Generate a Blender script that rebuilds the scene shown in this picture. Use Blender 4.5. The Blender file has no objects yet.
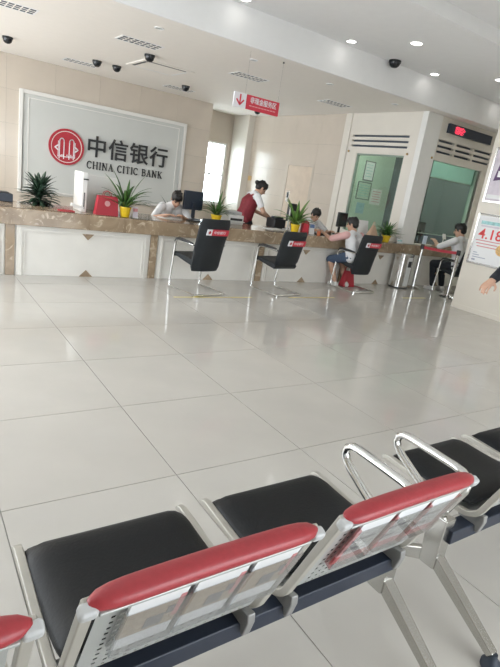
import bpy, bmesh, math, random
from mathutils import Vector, Matrix, Euler
random.seed(7)
S = bpy.context.scene
COL = S.collection
PI = math.pi

# ------------------------------------------------------------------ camera
cam_d = bpy.data.cameras.new('camera'); cam = bpy.data.objects.new('camera', cam_d); COL.objects.link(cam)
cam_d.sensor_fit = 'HORIZONTAL'; cam_d.sensor_width = 36.0; cam_d.lens = 36.0 * 512.0 / 500.0
cam_d.clip_start = 0.02
cam.matrix_world = Matrix(((0.82713756, 0.03646818, -0.56081506, 0.0),
                           (-0.54219014, 0.31438736, -0.77922425, 0.0),
                           (0.14789628, 0.94859404, 0.27981428, 1.45),
                           (0, 0, 0, 1)))
S.camera = cam
# ------------------------------------------------------------------ world, exposure
w = bpy.data.worlds.new('world'); S.world = w; w.use_nodes = True
bg = w.node_tree.nodes['Background']
bg.inputs[0].default_value = (0.89, 0.945, 1.0, 1); bg.inputs[1].default_value = 8.5
vs = S.view_settings
vs.view_transform = 'Standard'; vs.look = 'None'; vs.gamma = 1.0; vs.use_curve_mapping = False
vs.exposure = 0.06
FRONT_Y = -2.6; LEFT_X = -2.8; RIGHT_X = 7.53
LW_ = [(2.6, 5.9, 0.4, 3.2), (6.6, 9.0, 0.3, 3.0), (9.2, 11.5, 0.3, 3.0)]
def portal(name, loc, rot, sx, sy):
    d = bpy.data.lights.new(name, 'AREA'); d.shape = 'RECTANGLE'; d.size = sx; d.size_y = sy
    d.cycles.is_portal = True
    o = bpy.data.objects.new(name, d); COL.objects.link(o); o.location = loc; o.rotation_euler = rot
for a_, b_, c_, d_ in LW_:
    portal('portal_left', (LEFT_X - 0.02, (a_+b_)/2, (c_+d_)/2), (0, -PI/2, 0), d_-c_, b_-a_)
portal('portal_front', (2.5, FRONT_Y + 0.02, 1.15), (PI/2, 0, 0), 3.8, 2.3)

# ------------------------------------------------------------------ materials
MATS = {}
def mat(name, col, rough=0.5, metal=0.0, noise=0.0, nscale=8.0, spec=0.5, bump=0.0, emit=None, estr=0.0, coat=0.0, sss=0):
    if name in MATS: return MATS[name]
    m = bpy.data.materials.new(name); m.use_nodes = True; nt = m.node_tree; b = nt.nodes['Principled BSDF']
    b.inputs['Base Color'].default_value = (*col, 1); b.inputs['Roughness'].default_value = rough
    b.inputs['Metallic'].default_value = metal; b.inputs['Specular IOR Level'].default_value = spec
    b.inputs['Coat Weight'].default_value = coat
    if noise or bump:
        tc = nt.nodes.new('ShaderNodeTexCoord'); n = nt.nodes.new('ShaderNodeTexNoise')
        n.inputs['Scale'].default_value = nscale; n.inputs['Detail'].default_value = 5
        nt.links.new(tc.outputs['Object'], n.inputs['Vector'])
        if noise:
            r = nt.nodes.new('ShaderNodeValToRGB')
            r.color_ramp.elements[0].position = 0.3; r.color_ramp.elements[1].position = 0.7
            r.color_ramp.elements[0].color = (*[c * (1 - noise) for c in col], 1)
            r.color_ramp.elements[1].color = (*[min(1, c * (1 + noise)) for c in col], 1)
            nt.links.new(n.outputs['Fac'], r.inputs['Fac']); nt.links.new(r.outputs['Color'], b.inputs['Base Color'])
        if bump:
            bp = nt.nodes.new('ShaderNodeBump'); bp.inputs['Strength'].default_value = bump; bp.inputs['Distance'].default_value = 0.01
            nt.links.new(n.outputs['Fac'], bp.inputs['Height']); nt.links.new(bp.outputs['Normal'], b.inputs['Normal'])
    if emit:
        b.inputs['Emission Color'].default_value = (*emit, 1); b.inputs['Emission Strength'].default_value = estr
    MATS[name] = m; return m

def glass_mat(name, tint, gloss=0.12, rough=0.02):
    m = bpy.data.materials.new(name); m.use_nodes = True; nt = m.node_tree
    for n in list(nt.nodes): nt.nodes.remove(n)
    o = nt.nodes.new('ShaderNodeOutputMaterial'); t = nt.nodes.new('ShaderNodeBsdfTransparent'); t.inputs[0].default_value = (*tint, 1)
    g = nt.nodes.new('ShaderNodeBsdfGlossy'); g.inputs['Roughness'].default_value = rough
    lw = nt.nodes.new('ShaderNodeLayerWeight'); lw.inputs['Blend'].default_value = 0.5
    fr = nt.nodes.new('ShaderNodeMath'); fr.operation = 'POWER'; fr.inputs[1].default_value = 4.0; nt.links.new(lw.outputs['Facing'], fr.inputs[0])
    ad = nt.nodes.new('ShaderNodeMath'); ad.operation = 'ADD'; ad.inputs[1].default_value = gloss; ad.use_clamp = True
    mx = nt.nodes.new('ShaderNodeMixShader')
    nt.links.new(fr.outputs[0], ad.inputs[0]); nt.links.new(ad.outputs[0], mx.inputs[0])
    nt.links.new(t.outputs[0], mx.inputs[1]); nt.links.new(g.outputs[0], mx.inputs[2]); nt.links.new(mx.outputs[0], o.inputs[0])
    MATS[name] = m; return m

def marble_mat(name, base, dark, light, scale=2.5, rough=0.12):
    m = bpy.data.materials.new(name); m.use_nodes = True; nt = m.node_tree; b = nt.nodes['Principled BSDF']
    tc = nt.nodes.new('ShaderNodeTexCoord')
    n1 = nt.nodes.new('ShaderNodeTexNoise'); n1.inputs['Scale'].default_value = scale; n1.inputs['Detail'].default_value = 8; n1.inputs['Distortion'].default_value = 1.6
    n2 = nt.nodes.new('ShaderNodeTexNoise'); n2.inputs['Scale'].default_value = scale * 2.2; n2.inputs['Detail'].default_value = 6; n2.inputs['Distortion'].default_value = 3.0
    r = nt.nodes.new('ShaderNodeValToRGB'); e = r.color_ramp.elements
    e[0].position = 0.32; e[0].color = (*dark, 1); e[1].position = 0.62; e[1].color = (*base, 1)
    r2 = nt.nodes.new('ShaderNodeValToRGB'); e = r2.color_ramp.elements
    e[0].position = 0.56; e[0].color = (0, 0, 0, 1); e[1].position = 0.66; e[1].color = (1, 1, 1, 1)
    mx = nt.nodes.new('ShaderNodeMixRGB'); mx.inputs[2].default_value = (*light, 1)
    nt.links.new(tc.outputs['Object'], n1.inputs['Vector']); nt.links.new(tc.outputs['Object'], n2.inputs['Vector'])
    nt.links.new(n1.outputs['Fac'], r.inputs[0]); nt.links.new(n2.outputs['Fac'], r2.inputs[0])
    nt.links.new(r2.outputs[0], mx.inputs[0]); nt.links.new(r.outputs[0], mx.inputs[1]); nt.links.new(mx.outputs[0], b.inputs['Base Color'])
    b.inputs['Roughness'].default_value = rough
    MATS[name] = m; return m

M_floor = mat('floor_tile', (0.55, 0.525, 0.48), 0.09, noise=0.03, nscale=3, spec=0.5)
M_grout = mat('grout', (0.27, 0.26, 0.24), 0.8)
M_wall = mat('wall_tile', (0.62, 0.55, 0.47), 0.18, noise=0.035, nscale=2.5)
M_wallr = mat('wall_plaster', (0.72, 0.67, 0.585), 0.35, noise=0.02, nscale=3)
M_booth = mat('booth_panel', (0.74, 0.70, 0.63), 0.3, noise=0.02, nscale=3)
M_ceil = mat('ceiling_paint', (0.89, 0.85, 0.80), 0.8, noise=0.01)
M_ceilw = mat('ceiling_white', (0.88, 0.88, 0.88), 0.75, noise=0.01)
M_white = mat('white_paint', (0.80, 0.79, 0.76), 0.35, noise=0.015)
M_panel = mat('counter_white', (0.80, 0.775, 0.72), 0.25, noise=0.03, nscale=4)
M_board = mat('sign_board', (0.61, 0.625, 0.605), 0.4, noise=0.02, nscale=2)
M_marble = marble_mat('brown_marble', (0.40, 0.30, 0.20), (0.24, 0.17, 0.105), (0.58, 0.47, 0.34))
M_black = mat('black_plastic', (0.015, 0.016, 0.018), 0.35, noise=0.1)
M_blackl = mat('black_leather', (0.009, 0.010, 0.011), 0.5, spec=0.25, bump=0.12, nscale=120, noise=0.1)
M_mesh = mat('black_chair_fabric', (0.012, 0.016, 0.02), 0.55, bump=0.3, nscale=200, noise=0.15)
M_redl = mat('red_leather', (0.36, 0.036, 0.045), 0.38, bump=0.08, nscale=90, noise=0.06)
M_steel = mat('painted_steel', (0.46, 0.475, 0.46), 0.38, 0.35, noise=0.02)
M_rail = mat('cast_rail', (0.48, 0.46, 0.41), 0.4, 0.3, noise=0.03)
M_cap = mat('end_cap', (0.52, 0.53, 0.53), 0.35, noise=0.01)
M_alu = mat('polished_aluminium', (0.52, 0.51, 0.48), 0.24, 0.9, noise=0.03)
M_clamp = mat('clamp_grey', (0.33, 0.33, 0.32), 0.4, 0.5, noise=0.05)
M_chrome = mat('chrome', (0.78, 0.78, 0.77), 0.10, 1.0, noise=0.02)
M_sst = mat('stainless', (0.66, 0.65, 0.63), 0.22, 0.95, noise=0.04, nscale=20)
M_beam = mat('navy_beam', (0.018, 0.025, 0.042), 0.4, noise=0.1)
M_rub = mat('rubber', (0.02, 0.03, 0.045), 0.6, noise=0.1)
M_red = mat('red_sign', (0.66, 0.045, 0.075), 0.4, noise=0.03)
M_redd = mat('red_vest', (0.20, 0.018, 0.028), 0.75, noise=0.12, nscale=30)
M_redp = mat('red_paper', (0.45, 0.028, 0.045), 0.5, noise=0.05)
M_signw = mat('sign_white', (0.86, 0.85, 0.88), 0.4, noise=0.01)
M_ink = mat('ink_dark', (0.03, 0.032, 0.035), 0.45, noise=0.05)
M_yel = mat('yellow_pot', (0.80, 0.55, 0.02), 0.35, noise=0.05)
M_yline = mat('yellow_tape', (0.68, 0.56, 0.16), 0.35, noise=0.08)
M_leaf = mat('leaf_green', (0.055, 0.14, 0.03), 0.42, noise=0.35, nscale=14)
M_leafl = mat('leaf_light', (0.12, 0.24, 0.05), 0.42, noise=0.3, nscale=14)
M_leafd = mat('leaf_dark', (0.022, 0.05, 0.028), 0.45, noise=0.35, nscale=14)
M_soil = mat('soil', (0.05, 0.035, 0.025), 0.9, noise=0.3, nscale=40)
M_paper = mat('paper', (0.82, 0.82, 0.82), 0.7, noise=0.01)
M_tan = mat('print_tan', (0.44, 0.35, 0.26), 0.5, noise=0.2, nscale=60)
M_dgrey = mat('print_grey', (0.20, 0.20, 0.21), 0.5, noise=0.2, nscale=60)
M_pink = mat('print_pink', (0.66, 0.28, 0.28), 0.5, noise=0.1, nscale=40)
M_teal = mat('print_teal', (0.33, 0.58, 0.58), 0.5, noise=0.25, nscale=25)
M_lav = mat('print_lavender', (0.66, 0.60, 0.66), 0.5, noise=0.08, nscale=12)
M_purp = mat('print_purple', (0.10, 0.04, 0.13), 0.5, noise=0.2, nscale=20)
M_peach = mat('print_peach', (0.72, 0.45, 0.18), 0.5, noise=0.3, nscale=30)
M_prred = mat('print_red', (0.70, 0.05, 0.05), 0.5, noise=0.05)
M_mixp = mat('print_mixed', (0.62, 0.62, 0.60), 0.5, noise=0.45, nscale=45)
M_gwall = mat('booth_green_wall', (0.55, 0.66, 0.55), 0.6, noise=0.03)
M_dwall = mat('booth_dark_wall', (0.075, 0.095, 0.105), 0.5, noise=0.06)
M_teall = mat('blind_teal', (0.60, 0.76, 0.74), 0.5, noise=0.03)
M_gframe = mat('green_frame', (0.30, 0.38, 0.32), 0.35, 0.3, noise=0.03)
M_grey = mat('grey_plastic', (0.46, 0.47, 0.47), 0.45, noise=0.04)
M_lgrey = mat('light_plastic', (0.70, 0.70, 0.68), 0.4, noise=0.03)
M_navy = mat('navy_plastic', (0.02, 0.03, 0.05), 0.4, noise=0.1)
M_scr = mat('screen_dark', (0.01, 0.012, 0.016), 0.12, noise=0.05)
M_skin = mat('skin', (0.55, 0.33, 0.23), 0.5, noise=0.05, nscale=25)
M_hair = mat('black_hair', (0.008, 0.007, 0.007), 0.45, bump=0.4, nscale=90, noise=0.2)
M_shirt = mat('white_shirt', (0.72, 0.72, 0.73), 0.8, bump=0.25, nscale=14, noise=0.04)
M_pinks = mat('pink_cotton', (0.68, 0.40, 0.38), 0.8, bump=0.25, nscale=14, noise=0.06)
M_denim = mat('denim', (0.06, 0.09, 0.15), 0.85, bump=0.3, nscale=60, noise=0.2)
M_trous = mat('dark_trousers', (0.012, 0.014, 0.02), 0.8, bump=0.2, nscale=30, noise=0.15)
M_shoe = mat('shoe_black', (0.012, 0.012, 0.012), 0.35, noise=0.1)
M_shoew = mat('shoe_white', (0.70, 0.69, 0.66), 0.5, noise=0.06)
M_lip = mat('lip', (0.42, 0.15, 0.13), 0.5, noise=0.05)
M_eye = mat('eye_dark', (0.01, 0.008, 0.008), 0.2, noise=0.05)
M_wood = mat('door_tan', (0.66, 0.55, 0.44), 0.3, noise=0.06, nscale=6)
M_curt = mat('curtain', (0.66, 0.62, 0.55), 0.8, noise=0.05, nscale=10)
M_blueg = mat('vent_blue', (0.40, 0.46, 0.54), 0.5, 0.1, noise=0.03)
M_ventd = mat('vent_dark', (0.085, 0.10, 0.125), 0.8, noise=0.1)
M_bronze = mat('bronze_tag', (0.45, 0.30, 0.12), 0.4, 0.4, noise=0.05)
M_bag = mat('tan_leather', (0.50, 0.34, 0.24), 0.5, noise=0.1, bump=0.1, nscale=40)
M_lamp = mat('lamp_lit', (1, 1, 1), 0.5, emit=(1.0, 0.97, 0.92), estr=9.0)
M_led = mat('led_red', (0.6, 0.02, 0.05), 0.5, emit=(1.0, 0.06, 0.12), estr=1.3)
M_ext = mat('outside_ground', (0.5, 0.5, 0.48), 0.9, noise=0.1)
M_teall = bpy.data.materials.new('blind_fabric'); M_teall.use_nodes = True
_nt = M_teall.node_tree; _b = _nt.nodes['Principled BSDF']; _b.inputs['Base Color'].default_value = (0.66, 0.80, 0.78, 1); _b.inputs['Roughness'].default_value = 0.7
_tr = _nt.nodes.new('ShaderNodeBsdfTranslucent'); _tr.inputs[0].default_value = (0.70, 0.88, 0.85, 1); _mx = _nt.nodes.new('ShaderNodeMixShader'); _mx.inputs[0].default_value = 0.5
_nt.links.new(_b.outputs[0], _mx.inputs[1]); _nt.links.new(_tr.outputs[0], _mx.inputs[2]); _nt.links.new(_mx.outputs[0], _nt.nodes['Material Output'].inputs[0])
G_booth = glass_mat('booth_glass', (0.83, 0.91, 0.86), 0.04)
G_win = glass_mat('window_glass', (0.93, 0.97, 0.97), 0.03)
G_acr = glass_mat('acrylic', (0.93, 0.94, 0.95), 0.05, 0.05)
G_acrr = glass_mat('acrylic_red', (0.90, 0.68, 0.68), 0.04, 0.05)

# ------------------------------------------------------------------ mesh helpers
WL = {}
class MB:
    def __init__(self): self.v = []; self.f = []; self.mi = []; self.cur = 0
    def add(self, vs, fs):
        b = len(self.v); self.v += [tuple(p) for p in vs]
        for f in fs: self.f.append([i + b for i in f]); self.mi.append(self.cur)
        return self
    def box(self, x0, x1, y0, y1, z0, z1):
        return self.add([(x0,y0,z0),(x1,y0,z0),(x1,y1,z0),(x0,y1,z0),(x0,y0,z1),(x1,y0,z1),(x1,y1,z1),(x0,y1,z1)],
                        [(0,3,2,1),(4,5,6,7),(0,1,5,4),(1,2,6,5),(2,3,7,6),(3,0,4,7)])
    def obox(self, c, ax, ay, az):           # oriented box: centre and three half-axis vectors
        c = Vector(c); ax = Vector(ax); ay = Vector(ay); az = Vector(az)
        vs = [c + sx*ax + sy*ay + sz*az for sz in (-1,1) for sx, sy in ((-1,-1),(1,-1),(1,1),(-1,1))]
        return self.add(vs, [(0,3,2,1),(4,5,6,7),(0,1,5,4),(1,2,6,5),(2,3,7,6),(3,0,4,7)])
    def rings(self, rings, cap=True, closed=False):
        n = len(rings[0]); vs = [p for r in rings for p in r]; fs = []
        m = len(rings)
        for i in range(m if closed else m - 1):
            a = i * n; b = ((i + 1) % m) * n
            for j in range(n):
                k = (j + 1) % n; fs.append((a+j, a+k, b+k, b+j))
        if cap and not closed:
            fs.append(tuple(range(n))[::-1]); fs.append(tuple((m-1)*n + j for j in range(n)))
        return self.add(vs, fs)
    def tube(self, pts, r, n=10, closed=False, flat=1.0, up=None):
        pts = [Vector(p) for p in pts]; m = len(pts); rs = r if isinstance(r, (list, tuple)) else [r] * m
        rings = []; pu = None
        for i, p in enumerate(pts):
            if closed: t = pts[(i+1) % m] - pts[i-1]
            else: t = pts[min(i+1, m-1)] - pts[max(i-1, 0)]
            t = t.normalized() if t.length > 1e-9 else Vector((0,0,1))
            if pu is None:
                u = Vector(up) if up else (Vector((0,0,1)) if abs(t.z) < 0.9 else Vector((1,0,0)))
            else: u = pu
            u = u - t * u.dot(t); u.normalize(); pu = u; v = t.cross(u)
            rings.append([p + rs[i] * (math.cos(2*PI*j/n) * u + flat * math.sin(2*PI*j/n) * v) for j in range(n)])
        return self.rings(rings, not closed, closed)
    def cyl(self, c, r, z0, z1, n=24, r2=None):
        r2 = r if r2 is None else r2
        return self.rings([[(c[0]+rr*math.cos(2*PI*j/n), c[1]+rr*math.sin(2*PI*j/n), z) for j in range(n)] for rr, z in ((r,z0),(r2,z1))])
    def lathe(self, c, prof, n=24):
        return self.rings([[(c[0]+r*math.cos(2*PI*j/n), c[1]+r*math.sin(2*PI*j/n), c[2]+z) for j in range(n)] for r, z in prof])
    def sph(self, c, r, n=14, m=9, rot=None):
        r = Vector(r) if isinstance(r, (tuple, list, Vector)) else Vector((r, r, r)); c = Vector(c); rings = []
        for i in range(m + 1):
            a = PI * i / m; s = max(math.sin(a), 0.02)
            ring = []
            for j in range(n):
                p = Vector((r.x*s*math.cos(2*PI*j/n), r.y*s*math.sin(2*PI*j/n), -r.z*math.cos(a)))
                if rot: p = rot @ p
                ring.append(c + p)
            rings.append(ring)
        return self.rings(rings)
    def prism(self, poly, o, u, v, d):       # 2-D outline on plane (o,u,v), extruded along d
        o = Vector(o); u = Vector(u); v = Vector(v); d = Vector(d); n = len(poly)
        a = [o + u*x + v*y for x, y in poly]
        return self.add(a + [p + d for p in a], [tuple(range(n))[::-1], tuple(range(n, 2*n))] + [(i, (i+1) % n, n+(i+1) % n, n+i) for i in range(n)])
    def text(self, s, o, u, v, size, depth=0.004, align='LEFT', bold=0.0, fit=None):
        c = bpy.data.curves.new('t', 'FONT'); c.body = s; c.size = 1.0; c.align_x = align; c.extrude = 0.5; c.offset = bold
        c.resolution_u = 3
        ob = bpy.data.objects.new('t', c); COL.objects.link(ob)
        dg = bpy.context.evaluated_depsgraph_get(); me = ob.evaluated_get(dg).to_mesh()
        o = Vector(o); u = Vector(u); v = Vector(v); nrm = u.cross(v)
        xs = [p.co.x for p in me.vertices] or [0]; k = size
        kx = fit / (max(xs) - min(xs)) if fit else size
        x0 = min(xs) if fit else 0
        self.add([o + u*((p.co.x - x0)*kx) + v*(p.co.y*k) + nrm*((p.co.z + 0.5)*depth) for p in me.vertices], [tuple(q.vertices) for q in me.polygons])
        ob.evaluated_get(dg).to_mesh_clear(); bpy.data.objects.remove(ob); bpy.data.curves.remove(c)
        return self
    def build(self, name, m, parent=None, smooth=False, bevel=0.0, seg=2, label=None, kind=None, origin=None, angle=None):
        me = bpy.data.meshes.new(name)
        if parent is not None: off = WL[parent.name]
        elif origin is not None: off = Vector(origin)
        else:
            xs = [p[0] for p in self.v]; ys = [p[1] for p in self.v]; zs = [p[2] for p in self.v]
            off = Vector(((min(xs)+max(xs))/2, (min(ys)+max(ys))/2, min(zs)))
        me.from_pydata([Vector(p) - off for p in self.v], [], self.f)
        for mm in (m if isinstance(m, (list, tuple)) else [m]): me.materials.append(mm)
        if len(me.materials) > 1:
            for p, i in zip(me.polygons, self.mi): p.material_index = i
        bm = bmesh.new(); bm.from_mesh(me)
        if bevel:
            bmesh.ops.remove_doubles(bm, verts=bm.verts, dist=1e-5)
        bmesh.ops.recalc_face_normals(bm, faces=bm.faces); bm.to_mesh(me); bm.free()
        o = bpy.data.objects.new(name, me); COL.objects.link(o)
        if parent is not None: o.parent = parent
        else: o.location = off
        WL[o.name] = off
        if smooth or bevel:
            for p in me.polygons: p.use_smooth = True
        if bevel:
            b = o.modifiers.new('bevel', 'BEVEL'); b.width = bevel; b.segments = seg; b.limit_method = 'ANGLE'; b.angle_limit = math.radians(40)
            b.harden_normals = True
        if smooth and not bevel:
            es = [e for e in ()]
            me.set_sharp_from_angle(angle=math.radians(angle or 45))
        if label: o['label'] = label
        if kind: o['kind'] = kind
        return o
def thing(name, label, cat, loc, group=None, local=False, rotz=0.0):
    o = bpy.data.objects.new(name, None); COL.objects.link(o); o.location = loc; o.rotation_euler = (0, 0, rotz)
    o.empty_display_size = 0.1
    o['label'] = label; o['category'] = cat
    if group: o['group'] = group
    WL[o.name] = Vector((0,0,0)) if local else Vector(loc)
    return o
def tag(o, label, cat, group=None):
    o['label'] = label; o['category'] = cat
    if group: o['group'] = group
    return o
def struct(o): o['kind'] = 'structure'; return o
def share(src, name, parent, loc, rot=None, scale=None):      # another object on the same mesh
    o = bpy.data.objects.new(name, src.data); COL.objects.link(o); o.parent = parent; o.location = loc
    if rot: o.rotation_euler = rot
    if scale: o.scale = scale
    WL[o.name] = WL[parent.name] if parent else Vector((0,0,0)); return o
def copy_tree(o, parent=None):
    c = o.copy(); COL.objects.link(c); c.parent = parent; WL[c.name] = WL[o.name]
    for ch in list(o.children): copy_tree(ch, c)
    return c
def arc(cy, cz, r, a0, a1, n):
    return [(cy + r*math.cos(a0 + (a1-a0)*i/n), cz + r*math.sin(a0 + (a1-a0)*i/n)) for i in range(n + 1)]
def cells(mb, rect, holes, put):          # rectangle minus rectangular openings -> boxes through put(a0,a1,b0,b1)
    A = sorted({rect[0], rect[1]} | {h[i] for h in holes for i in (0, 1)}); B = sorted({rect[2], rect[3]} | {h[i] for h in holes for i in (2, 3)})
    for j in range(len(B) - 1):
        run = None
        for i in range(len(A) - 1):
            cx = (A[i]+A[i+1])/2; cz = (B[j]+B[j+1])/2
            solid = rect[0] < cx < rect[1] and rect[2] < cz < rect[3] and not any(h[0] < cx < h[1] and h[2] < cz < h[3] for h in holes)
            if solid: run = (run[0], A[i+1]) if run else (A[i], A[i+1])
            if run and (not solid or i == len(A) - 2): put(run[0], run[1], B[j], B[j+1]); run = None

# ================================================================== THE SETTING
CY = 6.46                 # counter front
ZC = 3.10; ZM = 3.52; ZU = 3.68
BACK_Y = 11.72; SIDE_X = 7.80; BOOTH_Y = 6.52; BOOTH_X1 = 10.5; BOOTH_Y1 = 9.5
# floor slab + tiles
fl = struct(MB().box(LEFT_X-0.2, 11.0, FRONT_Y-0.2, 13.2, -0.2, -0.004).build('floor', M_grout, origin=(0,0,0)))
TX, TY, G = 0.805, 0.810, 0.0022
tile0 = MB().box(G, TX-G, G, TY-G, -0.0045, 0.0).build('floor_tile', M_floor, fl)
first = True
for i in range(-5, 10):
    for j in range(-6, 6):
        x = 1.113 + TX*i; y = 1.984 + TY*j
        if first: tile0.location = (x, y, 0); first = False
        else: share(tile0, 'floor_tile', fl, (x, y, 0))
MB().box(LEFT_X, 11.0, 1.984+TY*6+G, 13.2, -0.0045, 0.0).build('floor_surface', M_floor, fl)
# outside ground
struct(MB().box(-14, 22, -22, FRONT_Y-0.21, -0.4, -0.05).build('ground', M_ext, origin=(0,0,0)))

# back wall with tiles
wb = struct(MB().box(LEFT_X, 6.32, BACK_Y, BACK_Y+0.2, 0, ZC).box(6.22, 6.32, BACK_Y, 12.9, 0, ZC).build('wall_back', M_grout, origin=(0,0,0)))
WT, HT, g2 = 0.9, 0.62, 0.0012
wt0 = MB().box(g2, WT-g2, -0.006, 0.0, g2, HT-g2).build('wall_tile', M_wall, wb)
first = True
for i in range(11):
    for j in range(5):
        x = 6.32 - WT*(i+1); z = HT*j
        if first: wt0.location = (x, BACK_Y, z); first = False
        else: share(wt0, 'wall_tile', wb, (x, BACK_Y, z))
MB().box(6.32, 6.326, BACK_Y-0.006, 12.8, 0, ZC).build('wall_return', M_wall, wb)
# recess wall with the daylight window
REC_Y = 12.8
wr = MB(); put = lambda a0,a1,b0,b1: wr.box(a0,a1,REC_Y,REC_Y+0.2,b0,b1)
cells(wr, (6.3, SIDE_X+0.1, 0, ZC), [(6.50, 7.50, 0.75, 2.36)], put)
wr = struct(wr.build('wall_recess', M_wall, origin=(0,0,0)))
win = thing('window_1', 'bright', 'window', (7.06, REC_Y, 0.75)); del win['label']; del win['category']; struct(win)
m = MB()
for x in (6.50, 7.45): m.box(x, x+0.05, REC_Y+0.03, REC_Y+0.12, 0.75, 2.36)
for z in (0.75, 2.31): m.box(6.55, 7.45, REC_Y+0.03, REC_Y+0.12, z, z+0.05)
m.build('window_frame', M_white, win)
MB().box(6.55, 7.45, REC_Y+0.05, REC_Y+0.10, 1.50, 1.535).build('window_bar', M_white, win)
MB().box(7.05, 7.08, REC_Y+0.05, REC_Y+0.10, 0.80, 2.31).build('window_bar', M_white, win)
MB().box(6.55, 7.45, REC_Y+0.07, REC_Y+0.076, 0.80, 2.31).build('pane', G_win, win)
MB().box(6.42, 7.55, REC_Y-0.10, REC_Y-0.002, 0.70, 0.75).build('window_sill', M_white, win)
# pale pier beside the window
struct(MB().box(7.60, SIDE_X, 12.05, REC_Y, 0, ZC).build('trim_1', M_booth, bevel=0.01))

# right hand wall: tiled part with the door, then the booth side with slots and glass
ws = MB(); put = lambda a0,a1,b0,b1: ws.box(SIDE_X, SIDE_X+0.12, a0, a1, b0, b1)
cells(ws, (8.44, 12.9, 0, ZC), [(9.42, 10.32, 0.0, 1.99)], put)
ws = struct(ws.build('wall_right', M_grout, origin=(0,0,0)))
wt1 = None
for i in range(5):
    for j in range(5):
        y0 = 8.46 + WT*i; z0 = HT*j; y1 = min(y0+WT, 12.8); z1 = z0+HT
        hole = (9.36, 10.38, 0, 2.05)
        m = MB(); put = lambda a0,a1,b0,b1: m.box(SIDE_X-0.006, SIDE_X, a0, a1, b0, b1)
        cells(m, (y0+g2, y1-g2, z0+g2, z1-g2), [h for h in [hole] if not (hole[1] <= y0 or hole[0] >= y1 or hole[3] <= z0)], put)
        if m.v: m.build('wall_tile', M_wall, ws)
dr = thing('door_1', 'd', 'door', (SIDE_X+0.04, 9.87, 0)); del dr['label']; del dr['category']; struct(dr)
MB().box(SIDE_X-0.003, SIDE_X+0.10, 9.421, 10.319, 0.005, 1.988).build('door_leaf', M_wood, dr, bevel=0.004)
m = MB(); m.box(SIDE_X-0.011, SIDE_X, 9.36, 9.42, 0, 2.05).box(SIDE_X-0.011, SIDE_X, 10.32, 10.38, 0, 2.05).box(SIDE_X-0.011, SIDE_X, 9.42, 10.32, 1.99, 2.05)
m.build('door_frame', M_wall, dr)
MB().box(SIDE_X-0.012, SIDE_X-0.003, 10.12, 10.22, 1.14, 1.40).build('lock_plate', M_sst, dr, bevel=0.004)
MB().box(SIDE_X-0.02, SIDE_X-0.011, 10.14, 10.20, 1.24, 1.37).build('keypad', M_black, dr, bevel=0.003)
# booth side wall
bs = MB(); put = lambda a0,a1,b0,b1: bs.box(SIDE_X-0.02, SIDE_X+0.10, a0, a1, b0, b1)
slots_s = [(6.83, 8.30, 2.655, 2.695), (6.83, 8.30, 2.560, 2.600), (6.83, 8.30, 2.465, 2.505)]
glass_s = (6.86, 8.10, 0.80, 2.34)
cells(bs, (BOOTH_Y, 8.44, 0, ZC), slots_s + [glass_s, (BOOTH_Y-0.1, 7.325, -0.1, 0.782)], put)
bs = struct(bs.build('wall_booth_side', M_booth, origin=(0,0,0)))
MB().box(SIDE_X+0.03, SIDE_X+0.035, 6.80, 8.33, 2.44, 2.72).build('slot_dark_sheet', M_ventd, bs)  # dark sheet added to block the booth light and keep the slots dark
for k, (a, b) in enumerate(((6.79, 2.37), (8.34, 2.37))):
    MB().sph((SIDE_X-0.03, a, b), 0.022).build('bolt_cover', M_bronze, bs, smooth=True)
struct(MB().box(SIDE_X-0.05, SIDE_X+0.10, 8.40, 8.58, 0, ZC).build('trim_2', M_booth, bevel=0.006))
wn2 = thing('window_2', 'x', 'x', (SIDE_X, 7.48, 0.80)); del wn2['label']; del wn2['category']; struct(wn2)
MB().box(SIDE_X+0.02, SIDE_X+0.03, 6.86, 8.10, 0.80, 2.34).build('pane', G_booth, wn2)
m = MB(); m.box(SIDE_X, SIDE_X+0.05, 6.86, 6.89, 0.8, 2.34).box(SIDE_X, SIDE_X+0.05, 8.07, 8.10, 0.8, 2.34).box(SIDE_X, SIDE_X+0.05, 6.89, 8.07, 2.31, 2.34)
m.build('window_frame', M_gframe, wn2)
# booth front wall
bf = MB(); put = lambda a0,a1,b0,b1: bf.box(a0, a1, BOOTH_Y, BOOTH_Y+0.10, b0, b1)
slots_f = []
for z in (2.67, 2.575, 2.48):
    for x0, x1 in ((8.22, 8.70), (8.76, 9.28), (9.34, 9.95)): slots_f.append((x0, x1, z, z+0.042))
glass_f = (8.22, 9.66, 0.80, 2.345)
cells(bf, (SIDE_X-0.02, BOOTH_X1+0.1, 0.782, ZC), slots_f + [glass_f], put)
bf = struct(bf.build('wall_booth_front', M_booth, origin=(0,0,0)))
MB().box(8.18, 10.0, BOOTH_Y+0.06, BOOTH_Y+0.065, 2.44, 2.74).build('slot_dark_sheet', M_ventd, bf)  # same added dark sheet, shading the front slots from the lit interior
tr3 = struct(MB().box(SIDE_X-0.04, 8.17, BOOTH_Y-0.025, BOOTH_Y+0.10, 0.79, ZC).build('trim_3', M_white, bevel=0.006))
struct(MB().box(9.70, 9.86, BOOTH_Y-0.02, BOOTH_Y+0.10, 0.79, 2.36).build('trim_4', M_booth, bevel=0.006))
MB().sph((8.10, BOOTH_Y-0.03, 2.37), 0.02).build('bolt_cover', M_bronze, tr3, smooth=True)
wn3 = thing('window_3', 'x', 'x', (8.94, BOOTH_Y, 0.80)); del wn3['label']; del wn3['category']; struct(wn3)
MB().box(8.22, 9.66, BOOTH_Y+0.04, BOOTH_Y+0.05, 1.02, 2.345).build('pane', G_booth, wn3)
m = MB(); m.box(8.17, 8.22, BOOTH_Y, BOOTH_Y+0.07, 0.8, 2.345).box(9.62, 9.70, BOOTH_Y, BOOTH_Y+0.07, 0.8, 2.345)
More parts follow.
